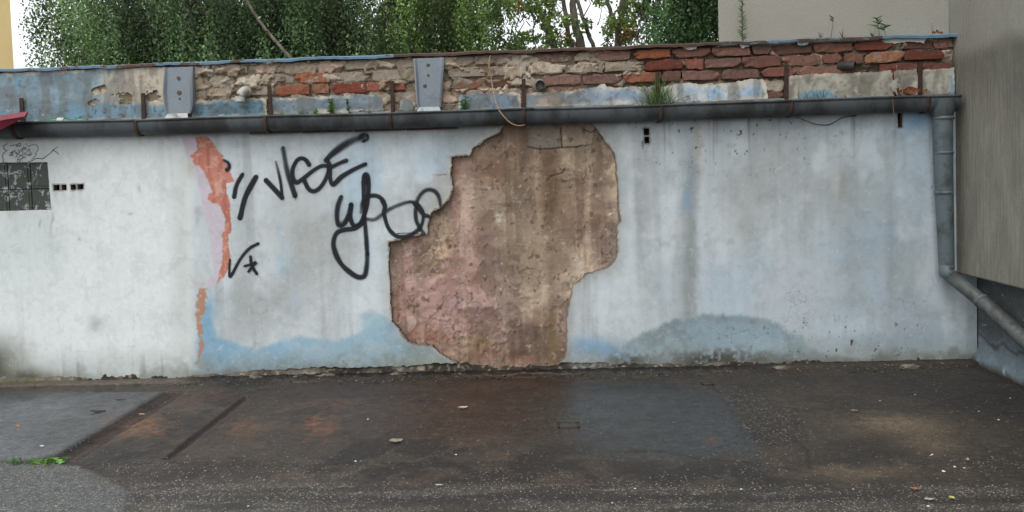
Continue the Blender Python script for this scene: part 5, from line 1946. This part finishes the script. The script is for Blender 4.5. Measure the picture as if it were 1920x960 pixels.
weeping_tree(240, 8.6, 1.9, 1.7, 2.6, 6.6, 4300, 'drooping birch at the left end beside the yellow house', (50, 68, 52), (94, 114, 90), 0.2, 1, 0.03)
weeping_tree(400, 7.4, 2.0, 1.7, 2.3, 11.0, 5000, 'dense drooping birch behind the first grey cover', (44, 62, 48), (86, 106, 84), 0.5, 2, 0.03)
weeping_tree(640, 8.2, 2.1, 1.7, 2.4, 10.0, 5000, 'drooping birch with greyer leaves behind the brick parapet centre', (52, 68, 54), (98, 114, 94), -0.3, 3, 0.03)
weeping_tree(840, 7.6, 1.25, 1.4, 2.4, 9.0, 2800, 'narrow drooping birch left of the trees with bare trunks', (54, 74, 50), (106, 126, 86), 0.1, 4, 0.03)
weeping_tree(1305, 7.0, 0.95, 1.2, 2.2, 9.0, 3200, 'dark dense tree against the edge of the grey building', (40, 58, 44), (76, 98, 76), 0.0, 5)
# pale leaning birch limb seen through the leaves
P = path3([(440, -40), (480, 30), (515, 75), (548, 112)], [6.3, 6.2])
trunk('limb', [o for o in bpy.data.objects if o.name.startswith('birch_tree')][1], [([tuple(q_) for q_ in P[::6]] + [tuple(P[-1])], [0.022, 0.03])], M_bark)


def open_tree(Y, stems, clumps, lab, dark, light, nper=210, rad=0.42):
    """stems: (photo points top to bottom, width px at top, at bottom); each runs on down to the ground and up into the crown"""
    dist = Y + 6
    b = stems[0][0][-1]
    base = onY(np.array(float(b[0])), np.array(float(b[1])), Y)
    t = thing('broadleaf_tree', lab, 'tree', (float(base[0]), Y, 0), 'trees behind the wall')
    root = np.array([base[0] + 0.05, Y, -0.05])
    lines = []
    for pts, w0, w1 in stems:
        W = onY(np.array([p[0] for p in pts], float), np.array([p[1] for p in pts], float), Y)
        s0, s1 = w0 / FPX * dist / 2, w1 / FPX * dist / 2
        up = W[0] + (W[0] - W[-1]) / np.linalg.norm(W[0] - W[-1]) * 2.6
        L = [up] + list(W)
        R_ = [s0 * 0.4] + list(np.linspace(s0, s1, len(W)))
        if pts[-1][1] >= 80:
            L.append(root)
            R_.append(s1 * 1.25)
        lines.append(([tuple(q_) for q_ in L], R_))
    trunk('trunk', t, lines, M_bark)
    C, D, cols = [], [], []
    twigs = []
    for (cx, cy, r_, tint) in clumps:
        dy = rng.uniform(-0.9, 0.9)
        c0 = onY(np.array(float(cx)), np.array(float(cy)), Y + dy)
        R_ = r_ / FPX * dist
        n = int(nper * (r_ / 28) ** 2)
        u = rng.normal(size=(n, 3))
        u *= (rng.random(n) ** 0.5 / np.linalg.norm(u, axis=1))[:, None]
        C.append(c0 + u * np.array([R_, R_, R_ * 0.8]))
        D.append(rng.normal(0, 1, (n, 3)) + np.array([0, 0, -0.5]))
        k = leafcols(n, dark, light, 1.3)
        if tint:
            k = leafcols(n, (84, 66, 50), (132, 108, 80))
        cols.append(k)
        for _ in range(1):
            e = c0 + rng.normal(0, 0.5, 3) * R_
            s_ = c0 + np.array([rng.uniform(-0.25, 0.25), 0, -rng.uniform(0.3, 0.6)])
            twigs.append(([tuple(s_), tuple((s_ + e) / 2 + rng.normal(0, 0.09, 3)), tuple(e)], [0.014, 0.009, 0.004]))
    # rest of the crown above the frame
    cx0 = base[0]
    n = 3800
    u = rng.normal(size=(n, 3))
    u *= (rng.random(n) ** 0.4 / np.linalg.norm(u, axis=1))[:, None]
    up = np.array([cx0, Y, 8.2]) + u * np.array([2.0, 1.8, 2.3])
    C.append(up)
    D.append(rng.normal(0, 1, (n, 3)))
    cols.append(leafcols(n, dark, light, 1.3))
    trunk('twigs', t, twigs, M_bark)['kind'] = 'stuff'
    C, D, cols = map(np.concatenate, (C, D, cols))
    obj('crown', leaf_mesh(C, D, np.full(len(C), 0.07), cols, 0.75), M_leaf, t)


def scatter(x0, x1, y0, y1, n, r0, r1, avoid=()):
    out = []
    while len(out) < n:
        x, y = rng.uniform(x0, x1), rng.uniform(y0, y1)
        if any(abs(x - a) < w_ and abs(y - b) < h_ for a, b, w_, h_ in avoid):
            continue
        out.append((x, y, rng.uniform(r0, r1), rng.random() < 0.07))
    return out


GAPS = [(1118, 55, 22, 45), (955, 40, 26, 16), (928, 78, 16, 16), (1150, 10, 12, 22), (1232, 60, 14, 40), (1060, 6, 24, 16), (985, 45, 10, 20), (1045, 60, 10, 20)]
open_tree(9.0, [([(1073, -5), (1080, 45), (1092, 100)], 12, 17), ([(1080, -5), (1097, 45), (1115, 95)], 7, 8), ([(1054, -5), (1062, 40), (1072, 95)], 8, 9)],
          scatter(1020, 1125, -15, 105, 22, 10, 20, GAPS), 'tree with two leaning dark trunks left of the forked one', (76, 98, 60), (138, 162, 104), 190)
open_tree(9.6, [([(1168, -5), (1166, 30), (1158, 60), (1157, 95)], 10, 13), ([(1137, -5), (1146, 25), (1158, 52)], 7, 9), ([(1176, -5), (1168, 30)], 5, 6)],
          scatter(1120, 1240, -15, 105, 32, 10, 22, GAPS), 'tree with a forked dark trunk left of the dense dark tree', (76, 96, 60), (132, 154, 102), 190)
open_tree(10.4, [([(1005, -5), (1020, 40), (1040, 95)], 9, 11), ([(915, 4), (960, 2), (985, 8), (1008, 24)], 4, 7), ([(915, 78), (935, 68), (950, 82), (965, 100)], 4, 7)],
          scatter(918, 1050, -15, 105, 46, 12, 24, GAPS), 'bushy bright green tree right of the narrow birch', (72, 96, 56), (130, 156, 98), 190)
# a dim far row of trees that closes the view low down behind the birches
def far_mass():
    n = 16000
    x = rng.uniform(-9.0, -1.6, n)
    C = np.stack([x, rng.uniform(12.0, 13.2, n), 2.2 + rng.random(n) ** 0.8 * (4.2 + 1.3 * np.sin(x * 1.9))], 1)
    C = C[fbm(C[:, 0] * 1.4, C[:, 2] * 1.4, 431) > 0.42]
    me = leaf_mesh(C, rng.normal(0, 1, C.shape) + np.array([0, 0, -0.4]), np.full(len(C), 0.17), leafcols(len(C), (44, 60, 48), (74, 94, 74)), 0.8)
    o = obj('hedge', me, M_leaf)
    tag(o, 'far dark mass of leaves closing the gaps behind the birches', 'hedge', kind='stuff')


far_mass()

# ================================================================== WEEDS
def blade(V, Q, Cc, p, d, L, wd, droop, col, nseg=5):
    p, d = np.array(p, float), np.array(d, float)
    d /= np.linalg.norm(d)
    side = np.cross(d, [0.2, 1.0, 0.1])
    side /= np.linalg.norm(side)
    o0 = len(V)
    q = p.copy()
    for k in range(nseg + 1):
        u = k / nseg
        ww = wd * (1 - u) ** 0.7 * (0.55 + 0.9 * u if u < 0.5 else 1.0)
        V.append(tuple(q - side * ww / 2))
        V.append(tuple(q + side * ww / 2))
        c = np.array(col, float) * (0.75 + 0.4 * u)
        Cc += [c, c]
        d = d + np.array([0, 0, -droop / nseg])
        d /= np.linalg.norm(d)
        q = q + d * L / nseg
    for k in range(nseg):
        a = o0 + 2 * k
        Q.append((a, a + 1, a + 3, a + 2))


def grass(base, n, h, spread, cols, label, width=0.006, droop=1.1, name='grass_tuft', cat='grass'):
    V, Q, Cc = [], [], []
    if n < 16:
        spread = min(spread, 0.05 if n > 6 else 0.002)
    for _ in range(n):
        a = rng.uniform(0, 2 * math.pi)
        s = abs(rng.normal(0, 0.45))
        p = np.array(base) + np.array([rng.normal(0, spread * 0.3), rng.normal(0, spread * 0.12), 0])
        d = (math.cos(a) * s, math.sin(a) * s * 0.6, 1)
        blade(V, Q, Cc, p, d, h * rng.uniform(0.5, 1.1), width * rng.uniform(0.7, 1.3), droop * rng.uniform(0.3, 1.3), np.array(cols) * rng.uniform(0.7, 1.25))
    me = mesh_np(name, np.array(V) - np.array(base), Q, col=lin(np.clip(np.array(Cc), 0, 255)))
    o = obj(name, me, M_leaf)
    o.location = tuple(base)
    return tag(o, label, cat, 'weeds growing on the wall and yard')


def weed(base, h, nl, ll, lw, cols, label, lean=(0, 0), bare=0.15, droop=0.7, stemr=0.0022, stems=1, stemcol=(92, 104, 62)):
    t = thing('weed', label, 'weed', tuple(base), 'weeds growing on the wall and yard')
    V, Q, Cc = [], [], []
    sm_ = mat_plain('weed_stem', stemcol, tuple(v * 0.8 for v in stemcol), 0.7)
    for s_ in range(stems):
        b = np.array(base) + (np.array([rng.normal(0, 0.03), rng.normal(0, 0.01), 0]) if stems > 1 else 0)
        hh = h * (rng.uniform(0.55, 1.05) if stems > 1 else 1)
        top = b + np.array([lean[0] * hh + rng.normal(0, 0.06) * hh, lean[1] * hh, hh])
        mid = (b + top) / 2 + rng.normal(0, 0.02, 3) * hh
        MB().tube([tuple(b), tuple(mid), tuple(top)], [stemr, stemr * 0.8, stemr * 0.4], 5).build('stem', sm_, t)
        for k in range(nl):
            u = bare + (1 - bare) * (k + rng.random()) / nl
            p = b + (mid - b) * min(1, u * 2) if u < 0.5 else mid + (top - mid) * (u * 2 - 1)
            a = rng.uniform(0, 2 * math.pi)
            blade(V, Q, Cc, p, (math.cos(a), 0.7 * math.sin(a), 0.6), ll * rng.uniform(0.6, 1.1) * (1.1 - 0.5 * u), lw * rng.uniform(0.7, 1.2), droop, np.array(cols) * rng.uniform(0.75, 1.25), 4)
    me = mesh_np('foliage', V, Q, col=lin(np.clip(np.array(Cc), 0, 255)))
    obj('foliage', me, M_leaf, t)
    return t


def gpt(px, dy=-0.05):
    x = float(onY(np.array(float(px)), np.array(200.), dy)[0])
    return np.array([x, dy, gz(x) - 0.006])


grass(gpt(1234), 90, 0.26, 0.16, (84, 112, 58), 'tallest green grass tuft growing in the gutter by a post', 0.0065)
grass(gpt(1262), 12, 0.15, 0.10, (92, 116, 72), 'thin arching grass right of the tall tuft', 0.004, 1.6)
grass(gpt(1205), 10, 0.09, 0.22, (70, 92, 52), 'low dark grass left of the tall tuft', 0.006, 1.8)
grass(gpt(1535), 34, 0.11, 0.26, (84, 98, 66), 'greyish grass in the gutter under the blue hump', 0.005, 1.2)
grass(gpt(1590), 10, 0.07, 0.14, (96, 100, 72), 'sparse dry grass right of the blue hump', 0.004, 1.0)
weed(gpt(622), 0.19, 46, 0.042, 0.013, (96, 120, 66), 'tall feathery weed in the gutter before the grey blue panel', stems=2)
weed(gpt(655), 0.13, 16, 0.04, 0.024, (74, 100, 64), 'round leaved weed right of the feathery one')
weed(gpt(592), 0.06, 12, 0.04, 0.022, (90, 132, 56), 'tiny bright green seedling left of the feathery weed')
grass(gpt(565), 26, 0.10, 0.06, (78, 102, 62), 'wispy grass in the gutter left of the seedling', 0.004, 1.6)
grass(gpt(525), 22, 0.045, 0.03, (82, 120, 54), 'short bright weeds in the gutter right of the elbow pipe', 0.010, 1.6)
grass(gpt(690), 22, 0.06, 0.035, (84, 96, 62), 'short dull grass in the gutter right of the round leaved weed', 0.005, 1.4)
weed(gpt(872), 0.13, 16, 0.055, 0.015, (76, 110, 72), 'leafy weed in the gutter right of the middle cover', stems=3)
grass(gpt(845), 5, 0.05, 0.03, (92, 128, 60), 'single small sprout at the foot of the middle cover', 0.005, 0.6)


def cpt(px, y=-0.01):
    x = float(onY(np.array(float(px)), np.array(70.), y)[0])
    return np.array([x, y, ZC + 0.018])


weed(cpt(1392), 0.42, 120, 0.05, 0.0075, (96, 120, 74), 'tall narrow weed with needle leaves standing on the coping', (-0.03, 0), 0.02, 0.2, 0.003)
grass(cpt(1538), 5, 0.08, 0.04, (92, 118, 72), 'small grass sprig left of the upright blade on the coping', 0.007, 1.2)
weed(cpt(1557), 0.16, 3, 0.11, 0.015, (70, 96, 56), 'thin stalk with one upright leaf on the blue coping', (0.08, 0), 0.75, 0.0)
grass(cpt(1580), 4, 0.08, 0.03, (82, 110, 64), 'short pair of blades right of the thin stalk', 0.008, 0.7)
weed(cpt(1660), 0.14, 8, 0.10, 0.018, (78, 106, 66), 'spreading broad bladed weed near the right of the coping', (-0.1, 0), 0.5, 0.5, stems=2)
grass(cpt(1636), 4, 0.06, 0.03, (72, 96, 58), 'small blade pair left of the spreading weed', 0.011, 1.0)


# dead plants
M_dead = mat_plain('dead_leaf', (136, 82, 54), (98, 58, 42), 0.8, 0, 40, bstr=0.5)


def curl_leaf(p, L, wd, rot, curl=0.5):
    n = 5
    V, q = [], []
    Mx = Matrix.Rotation(rot[2], 3, 'Z') @ Matrix.Rotation(rot[1], 3, 'Y') @ Matrix.Rotation(rot[0], 3, 'X')
    for i in range(n + 1):
        u = i / n
        hw = wd / 2 * math.sin(math.pi * (0.08 + 0.9 * u)) * rr.uniform(0.85, 1.15)
        for s_ in (-1, 0, 1):
            V.append(Vector(p) + Mx @ Vector((L * (u - 0.5), s_ * hw, curl * wd * (abs(s_) * 0.5 + (u - 0.5) ** 2 * 1.6) + rr.uniform(-1, 1) * wd * 0.06)))
    for i in range(n):
        for j in range(2):
            a = i * 3 + j
            q.append((a, a + 1, a + 4, a + 3))
    return V, q


dp = gpt(1690, -0.07)
t = thing('dead_plant', 'dried orange brown plant with curled leaves lying in the gutter', 'dead plant', tuple(dp))
m = MB()
P = path3([(1694, 182), (1690, 160), (1684, 140), (1681, 122)], [-0.08, -0.05])
m.tube([tuple(q_) for q_ in P], 0.003, 5)
M_drystem = mat_plain('dry_stem', (150, 128, 100), (120, 98, 74), 0.8)
m.build('stem', M_drystem, t)
MB().tube([tuple(q_) for q_ in path3([(1674, 186), (1675, 205), (1678, 222), (1684, 232)], [-0.165, -0.168])], 0.002, 5).build('stem', M_drystem, t)
for (lx, ly, L, wd, rot) in ((1708, 172, 0.13, 0.07, (1.2, 0.0, 0.1)), (1700, 176, 0.11, 0.06, (0.9, 0.25, -0.2)), (1682, 174, 0.07, 0.05, (1.2, 1.1, 0.4)), (1676, 178, 0.06, 0.04, (0.5, 0.6, 0.9)), (1734, 172, 0.05, 0.03, (0.8, -0.6, 0.3)),
                         (1672, 134, 0.05, 0.035, (1.2, 1.3, 0)), (1673, 144, 0.055, 0.035, (1.0, 1.5, 0.3)), (1684, 155, 0.02, 0.014, (1, 1, 0))):
    p = onY(np.array(float(lx)), np.array(float(ly)), -0.06)
    V, q = curl_leaf(tuple(p), L, wd, rot)
    MB().add(V, q).build('leaf', M_dead, t)
t = thing('dead_plant', 'small withered brown leaves on the dark end of the coping', 'dead plant', tuple(cpt(1756)))
for (lx, dz, L) in ((1750, 0.022, 0.035), (1758, 0.028, 0.04), (1764, 0.018, 0.03)):
    b = cpt(lx)
    V, q = curl_leaf((b[0], b[1], b[2] + dz * 0.7), L, 0.025, (1.1, rr.uniform(-0.9, 0.9), rr.uniform(-0.5, 0.5)))
    MB().add(V, q).build('leaf', M_dead, t)
m = MB()
b = cpt(1748)
m.tube([tuple(b), (b[0] - 0.002, b[1], b[2] + 0.09)], 0.0015, 4)
m.build('stem', M_dead, t)

# ground plants
def gnd(px, py, z=0.0):
    return onZ(np.array(float(px)), np.array(float(py)), z)


b = gnd(86, 868, 0.004)
t = thing('weed', 'bright green broad leaved weed at the end of the rust groove', 'weed', tuple(b), 'weeds growing on the wall and yard')
V, Q, Cc = [], [], []
for k in range(26):
    p = b + np.array([rng.uniform(-0.09, 0.10), rng.uniform(-0.04, 0.04), 0.006])
    a = rng.uniform(0, 2 * math.pi)
    blade(V, Q, Cc, p, (math.cos(a), math.sin(a), rng.uniform(0.35, 1.1)), rng.uniform(0.035, 0.065), rng.uniform(0.026, 0.045), 0.9, np.array((112, 158, 78)) * rng.uniform(0.7, 1.2), 4)
obj('foliage', mesh_np('foliage', V, Q, col=lin(np.clip(np.array(Cc), 0, 255))), M_leaf, t)
m = MB()
for k in range(6):
    m.tube([tuple(b), tuple(b + np.array([rng.uniform(-0.08, 0.09), rng.uniform(-0.03, 0.03), 0.02]))], 0.002, 4)
m.build('stem', mat_plain('green_stem', (96, 120, 66), (80, 100, 56), 0.7), t)
grass(gnd(30, 870, 0.004), 46, 0.06, 0.12, (84, 118, 62), 'small grass tuft on the asphalt left of the bright weed', 0.005, 1.4)
grass(gnd(254, 722, 0.01), 14, 0.035, 0.06, (92, 128, 56), 'tiny green sprout at the foot of the white wall', 0.008, 1.2)
grass(np.array([float(gnd(45, 724)[0]), -0.02, 0.005]), 60, 0.035, 0.55, (70, 78, 40), 'low mossy growth at the foot of the wall, far left', 0.006, 1.5, 'moss', 'moss')['kind'] = 'stuff'

# ================================================================== SMALL THINGS
# green bottle lying behind the gutter lip
bx = float(onY(np.array(93.), np.array(227.), -0.07)[0])
bx2 = float(onY(np.array(166.), np.array(226.), -0.07)[0])
bz = gz(bx) + 0.004
t = thing('bottle', 'crushed green plastic bottle lying in the gutter at the left', 'bottle', (bx, -0.075, bz))
M_green = N('green_plastic')
M_green.base(lin((46, 150, 92)))
M_green.rough(0.2)
M_green.p.inputs['Transmission Weight'].default_value = 0.45
M_green = M_green.m
Lb = bx2 - bx
m = MB()
prof = [(0, 0.006), (0.01, 0.026), (0.06, 0.028), (0.20, 0.029), (0.40, 0.027), (0.55, 0.024), (0.70, 0.031), (0.86, 0.028), (0.94, 0.014), (1.0, 0.012)]
m.tube([(bx + Lb * u, -0.075, bz + 0.006 * math.sin(u * 7)) for u, r in prof], [r for u, r in prof], 14)
m.build('body', M_green, t)
m = MB()
m.tube([(bx + Lb * 0.24, -0.075, bz + 0.006 * math.sin(1.7)), (bx + Lb * 0.40, -0.075, bz + 0.003)], 0.0300, 14, False)
m.build('wrapper', mat_plain('pale_wrapper', (206, 210, 206), (150, 170, 160), 0.5, 0, 40), t)

# maroon sheet at the left edge
t = thing('maroon_awning', 'maroon sheet metal awning tip jutting in at the left edge', 'awning', (-5.0, -0.30, 1.95))
M_mar = mat_plain('maroon_paint', (126, 38, 56), (104, 30, 46), 0.45, 0, 6, bstr=0.1)
out_t = [(-260, 268), (0, 217), (48, 208.5), (54, 209)]
F_ = onY(np.array([-800., 0, 45, 52, 52.5, 50, 42, 0, -800]), np.array([240., 216, 209.5, 209, 213, 219.5, 222.5, 243.5, 290]), -0.36)
n = len(F_)
V = [tuple(q_) for q_ in F_] + [(q_[0] - 0.16, -0.17, q_[2]) for q_ in F_]
m = MB()
ctr = len(V)
V += [tuple(F_.mean(0) + np.array([0, 0.01, 0])), tuple(np.array([F_.mean(0)[0], -0.17, F_.mean(0)[2]]))]
# front face in two planes with a crease
cr = onY(np.array([-800., 0, 46]), np.array([258., 226, 218.0]), -0.385)
i0 = len(V)
V += [tuple(q_) for q_ in cr]
m.add(V, [(0, i0, i0 + 1, 1), (1, i0 + 1, i0 + 2, 2), (i0, 8, 7, i0 + 1), (i0 + 1, 7, 6, i0 + 2)] + [(k, (k + 1) % n, n + (k + 1) % n, n + k) for k in range(n)],
      [(2, i0 + 2, 3), (3, i0 + 2, 4), (4, i0 + 2, 5), (5, i0 + 2, 6)] + [(ctr + 1, n + k, n + (k + 1) % n) for k in range(n)])
m.build('sheet', M_mar, t, smooth=False)
m = MB()
xm = float(onY(np.array(-120.), np.array(230.), -0.2)[0])
zm = float(onY(np.array(-120.), np.array(230.), -0.2)[2])
m.box((xm - 0.02, -0.20, zm - 0.12), (xm + 0.02, 0.01, zm - 0.08))
m.box((xm - 0.02, -0.20, zm - 0.12), (xm + 0.02, -0.172, zm + 0.04))
m.build('arm', M_rust, t, smooth=False)

# valve covers in the asphalt
def valve(px, py, wx_, wy_, lab, rot):
    c0 = gnd(px, py)
    t = thing('valve_cover', lab, 'valve cover', (float(c0[0]), float(c0[1]), 0.0), 'small iron covers in the asphalt')
    M = Matrix.Translation(Vector((float(c0[0]), float(c0[1]), 0))) @ Matrix.Rotation(rot, 4, 'Z')
    m = MB()
    a, b_ = wx_ / 2, wy_ / 2
    for (x0, x1, y0, y1) in ((-a, a, -b_, -b_ + 0.012), (-a, a, b_ - 0.012, b_), (-a, -a + 0.012, -b_, b_), (a - 0.012, a, -b_, b_)):
        m.box((x0, y0, -0.01), (x1, y1, 0.005), M)
    m.build('frame', mat_plain('dark_iron', (46, 43, 41), (64, 58, 54), 0.7), t, smooth=False)
    m = MB()
    m.box((-a + 0.014, -b_ + 0.014, -0.01), (a - 0.014, b_ - 0.014, 0.004), M)
    m.build('lid', mat_plain('worn_iron', (72, 68, 64), (56, 52, 50), 0.6), t, smooth=False, bevel=0.002)


valve(1066, 798, 0.135, 0.10, 'small rectangular iron cover set in the asphalt, centre', 0.02)
valve(1326, 720, 0.085, 0.06, 'smaller iron cover near the wall foot, right of centre', 0.02)

# litter
def leaf_thing(px, py, L, wd, rotz, cols, lab, name='fallen_leaf', cat='leaf', curl=0.12):
    b = gnd(px, py, 0.006)
    V, q = curl_leaf((0, 0, 0.006), L, wd, (0.15, 0.08, rotz), curl)
    o = MB().add(V, q).build(name, mat_plain(name, cols, tuple(v * 0.8 for v in cols), 0.8, 0, 50))
    o.location = tuple(b)
    tag(o, lab, cat, 'litter on the asphalt')
    return o


leaf_thing(743, 828, 0.085, 0.055, 0.5, (150, 144, 126), 'pale fallen leaf lying alone, left of centre')
leaf_thing(868, 766, 0.075, 0.028, 0.4, (186, 178, 166), 'crumpled white paper scrap on the dark mud', 'paper_scrap', 'paper', 0.3)
leaf_thing(33, 800, 0.035, 0.03, 0.9, (176, 122, 68), 'small orange leaf on the left asphalt slab')
leaf_thing(79, 838, 0.03, 0.015, 0.2, (214, 212, 204), 'tiny white paper bit above the bright green weed', 'paper_scrap', 'paper')
leaf_thing(184, 774, 0.10, 0.035, 0.35, (70, 56, 46), 'dark curled dead leaf on the left slab', curl=0.35)
leaf_thing(228, 751, 0.10, 0.02, 0.2, (58, 50, 44), 'thin dark bark strip near the left wall foot', 'bark_strip', 'bark')
leaf_thing(267, 778, 0.045, 0.014, 0.2, (188, 150, 112), 'tan wood chip beside the wide rust groove', 'wood_chip', 'wood chip')
leaf_thing(307, 778, 0.045, 0.016, 0.0, (48, 40, 36), 'black wood chip right of the tan one', 'wood_chip', 'wood chip')
leaf_thing(824, 911, 0.045, 0.012, 0.1, (178, 166, 140), 'straw coloured chip at the edge of the coarse band', 'wood_chip', 'wood chip')
leaf_thing(1785, 935, 0.03, 0.024, 0.4, (206, 192, 110), 'small yellow leaf at the lower right')
leaf_thing(1814, 866, 0.026, 0.022, 1.2, (206, 190, 150), 'cream coloured leaf bit among pale stones, right', curl=0.7)
leaf_thing(1715, 918, 0.045, 0.02, 0.1, (176, 104, 84), 'reddish leaf on the coarse band, right')
leaf_thing(1742, 938, 0.05, 0.02, 0.2, (176, 170, 150), 'pale flat chip left of the yellow leaf', 'wood_chip', 'wood chip')
leaf_thing(1602, 771, 0.05, 0.014, 0.0, (166, 138, 94), 'light brown straw on the dry dirt, right', 'straw', 'straw')

# loose stones
def stones():
    base = np.array([(1, 0, 0), (-1, 0, 0), (0, 1, 0), (0, -1, 0), (0, 0, 1), (0, 0, -1)], float)
    tri = np.array([(0, 2, 4), (2, 1, 4), (1, 3, 4), (3, 0, 4), (2, 0, 5), (1, 2, 5), (3, 1, 5), (0, 3, 5)])
    V, T, C = [], [], []

    def put(px, py, s_, col):
        p = gnd(px, py)
        if not (-4.6 < p[0] < 3.25 and -3.3 < p[1] < -0.01):
            return
        v = base * s_ * rng.uniform(0.6, 1.3, (6, 3)) * np.array([1, 1, 0.6])
        a = rng.uniform(0, 6.28)
        ca, sa = math.cos(a), math.sin(a)
        v = v @ np.array([[ca, -sa, 0], [sa, ca, 0], [0, 0, 1]])
        o0 = len(V) * 6
        V.append(v + p + np.array([0, 0, s_ * 0.35]))
        T.append(tri + o0)
        C.append(np.repeat(lin(np.array(col) * rng.uniform(0.75, 1.15))[None], 6, 0))
    greys = [(124, 120, 113), (104, 100, 95), (148, 142, 132), (84, 80, 77), (118, 106, 92)]
    pick = lambda: greys[rng.integers(len(greys))]
    for _ in range(260):
        put(rng.uniform(0, 1920), rng.uniform(740, 960), 0.0022 + 0.003 * rng.random(), pick())
    for _ in range(900):
        put(rng.uniform(220, 1920), 908 + abs(rng.normal(0, 14)), 0.002 + 0.0035 * rng.random(), pick())
    for _ in range(420):
        put(rng.normal(420, 140), rng.normal(885, 14), 0.002 + 0.004 * rng.random(), pick())
    for _ in range(240):
        put(rng.normal(1430, 40), rng.normal(800, 22), 0.002 + 0.004 * rng.random(), (84, 78, 70))
    for _ in range(1500):
        qx = rng.uniform(330, 1830)
        put(qx, 724 - 0.024 * qx + abs(rng.normal(0, 6)), 0.003 + 0.010 * rng.random() ** 3, [(70, 64, 58), (96, 88, 78), (54, 50, 46), (122, 112, 98)][rng.integers(4)])
    for _ in range(260):
        qx = rng.uniform(0, 330)
        put(qx, 722 - 0.024 * qx + abs(rng.normal(0, 4)), 0.003 + 0.006 * rng.random() ** 2, [(70, 64, 58), (110, 104, 94)][rng.integers(2)])
    for q_ in ((1812, 862), (1790, 876), (1808, 878), (1768, 884), (1748, 853), (1770, 885), (1650, 752), (1716, 741), (1190, 917), (1148, 944), (690, 787), (855, 853), (667, 866), (466, 950), (1390, 918), (1745, 855), (1835, 772), (1872, 788), (1894, 747), (1600, 918), (1740, 950)):
        put(q_[0], q_[1], 0.008, (206, 202, 190))
    m_ = mesh_np('gravel', np.concatenate(V), None, np.concatenate(T), smooth=False, col=np.concatenate(C))
    tag(obj('gravel', m_, mat_vcol('stone', 0.85, chips=False, bstr=0.2)), 'loose pale grit and small stones scattered over the asphalt', 'gravel', kind='stuff')


stones()


# broken render and mortar lumps along the foot of the wall
def rubble():
    k = 0
    for (px, dy, s_, col, lab) in ((478, -0.05, 0.055, (150, 138, 122), 'flat tan mortar lump at the wall foot below the blue paint'), (560, -0.05, 0.035, (140, 132, 120), 'small grey mortar lump right of the flat tan one'),
                                   (612, -0.06, 0.06, (166, 150, 126), 'long pale mortar crumb at the wall foot, left of the bald patch'), (745, -0.05, 0.05, (152, 142, 124), 'sandy mortar lump under the corner of the bald patch'),
                                   (857, -0.07, 0.03, (174, 160, 146), 'pinkish render crumb below the bald patch'), (1465, -0.10, 0.045, (170, 160, 144), 'pale crumbled render at the right wall foot'),
                                   (1705, -0.13, 0.05, (176, 168, 150), 'white flaky rubble near the right corner')):
        x = float(onY(np.array(float(px)), np.array(700.), dy)[0])
        r = np.random.default_rng(900 + k)
        k += 1
        V, q = [], []
        nu, nv = 9, 6
        for j in range(nv + 1):
            th = math.pi * j / nv
            for i in range(nu):
                ph = 2 * math.pi * i / nu
                rad = r.uniform(0.7, 1.15)
                V.append((1.7 * s_ * rad * math.sin(th) * math.cos(ph), 0.6 * s_ * rad * math.sin(th) * math.sin(ph), 0.42 * s_ * rad * math.cos(th)))
        for j in range(nv):
            for i in range(nu):
                q.append((j * nu + i, (j + 1) * nu + i, (j + 1) * nu + (i + 1) % nu, j * nu + (i + 1) % nu))
        o = MB().add(V, q).build('mortar_lump', mat_plain('mortar_lump', tuple(v * 0.78 for v in col), tuple(v * 0.5 for v in col), 0.95, 0, 40, bstr=0.8), smooth=False)
        o.location = (x, dy, 0.012)
        tag(o, lab, 'rubble', 'crumbs of mortar along the wall foot')


rubble()
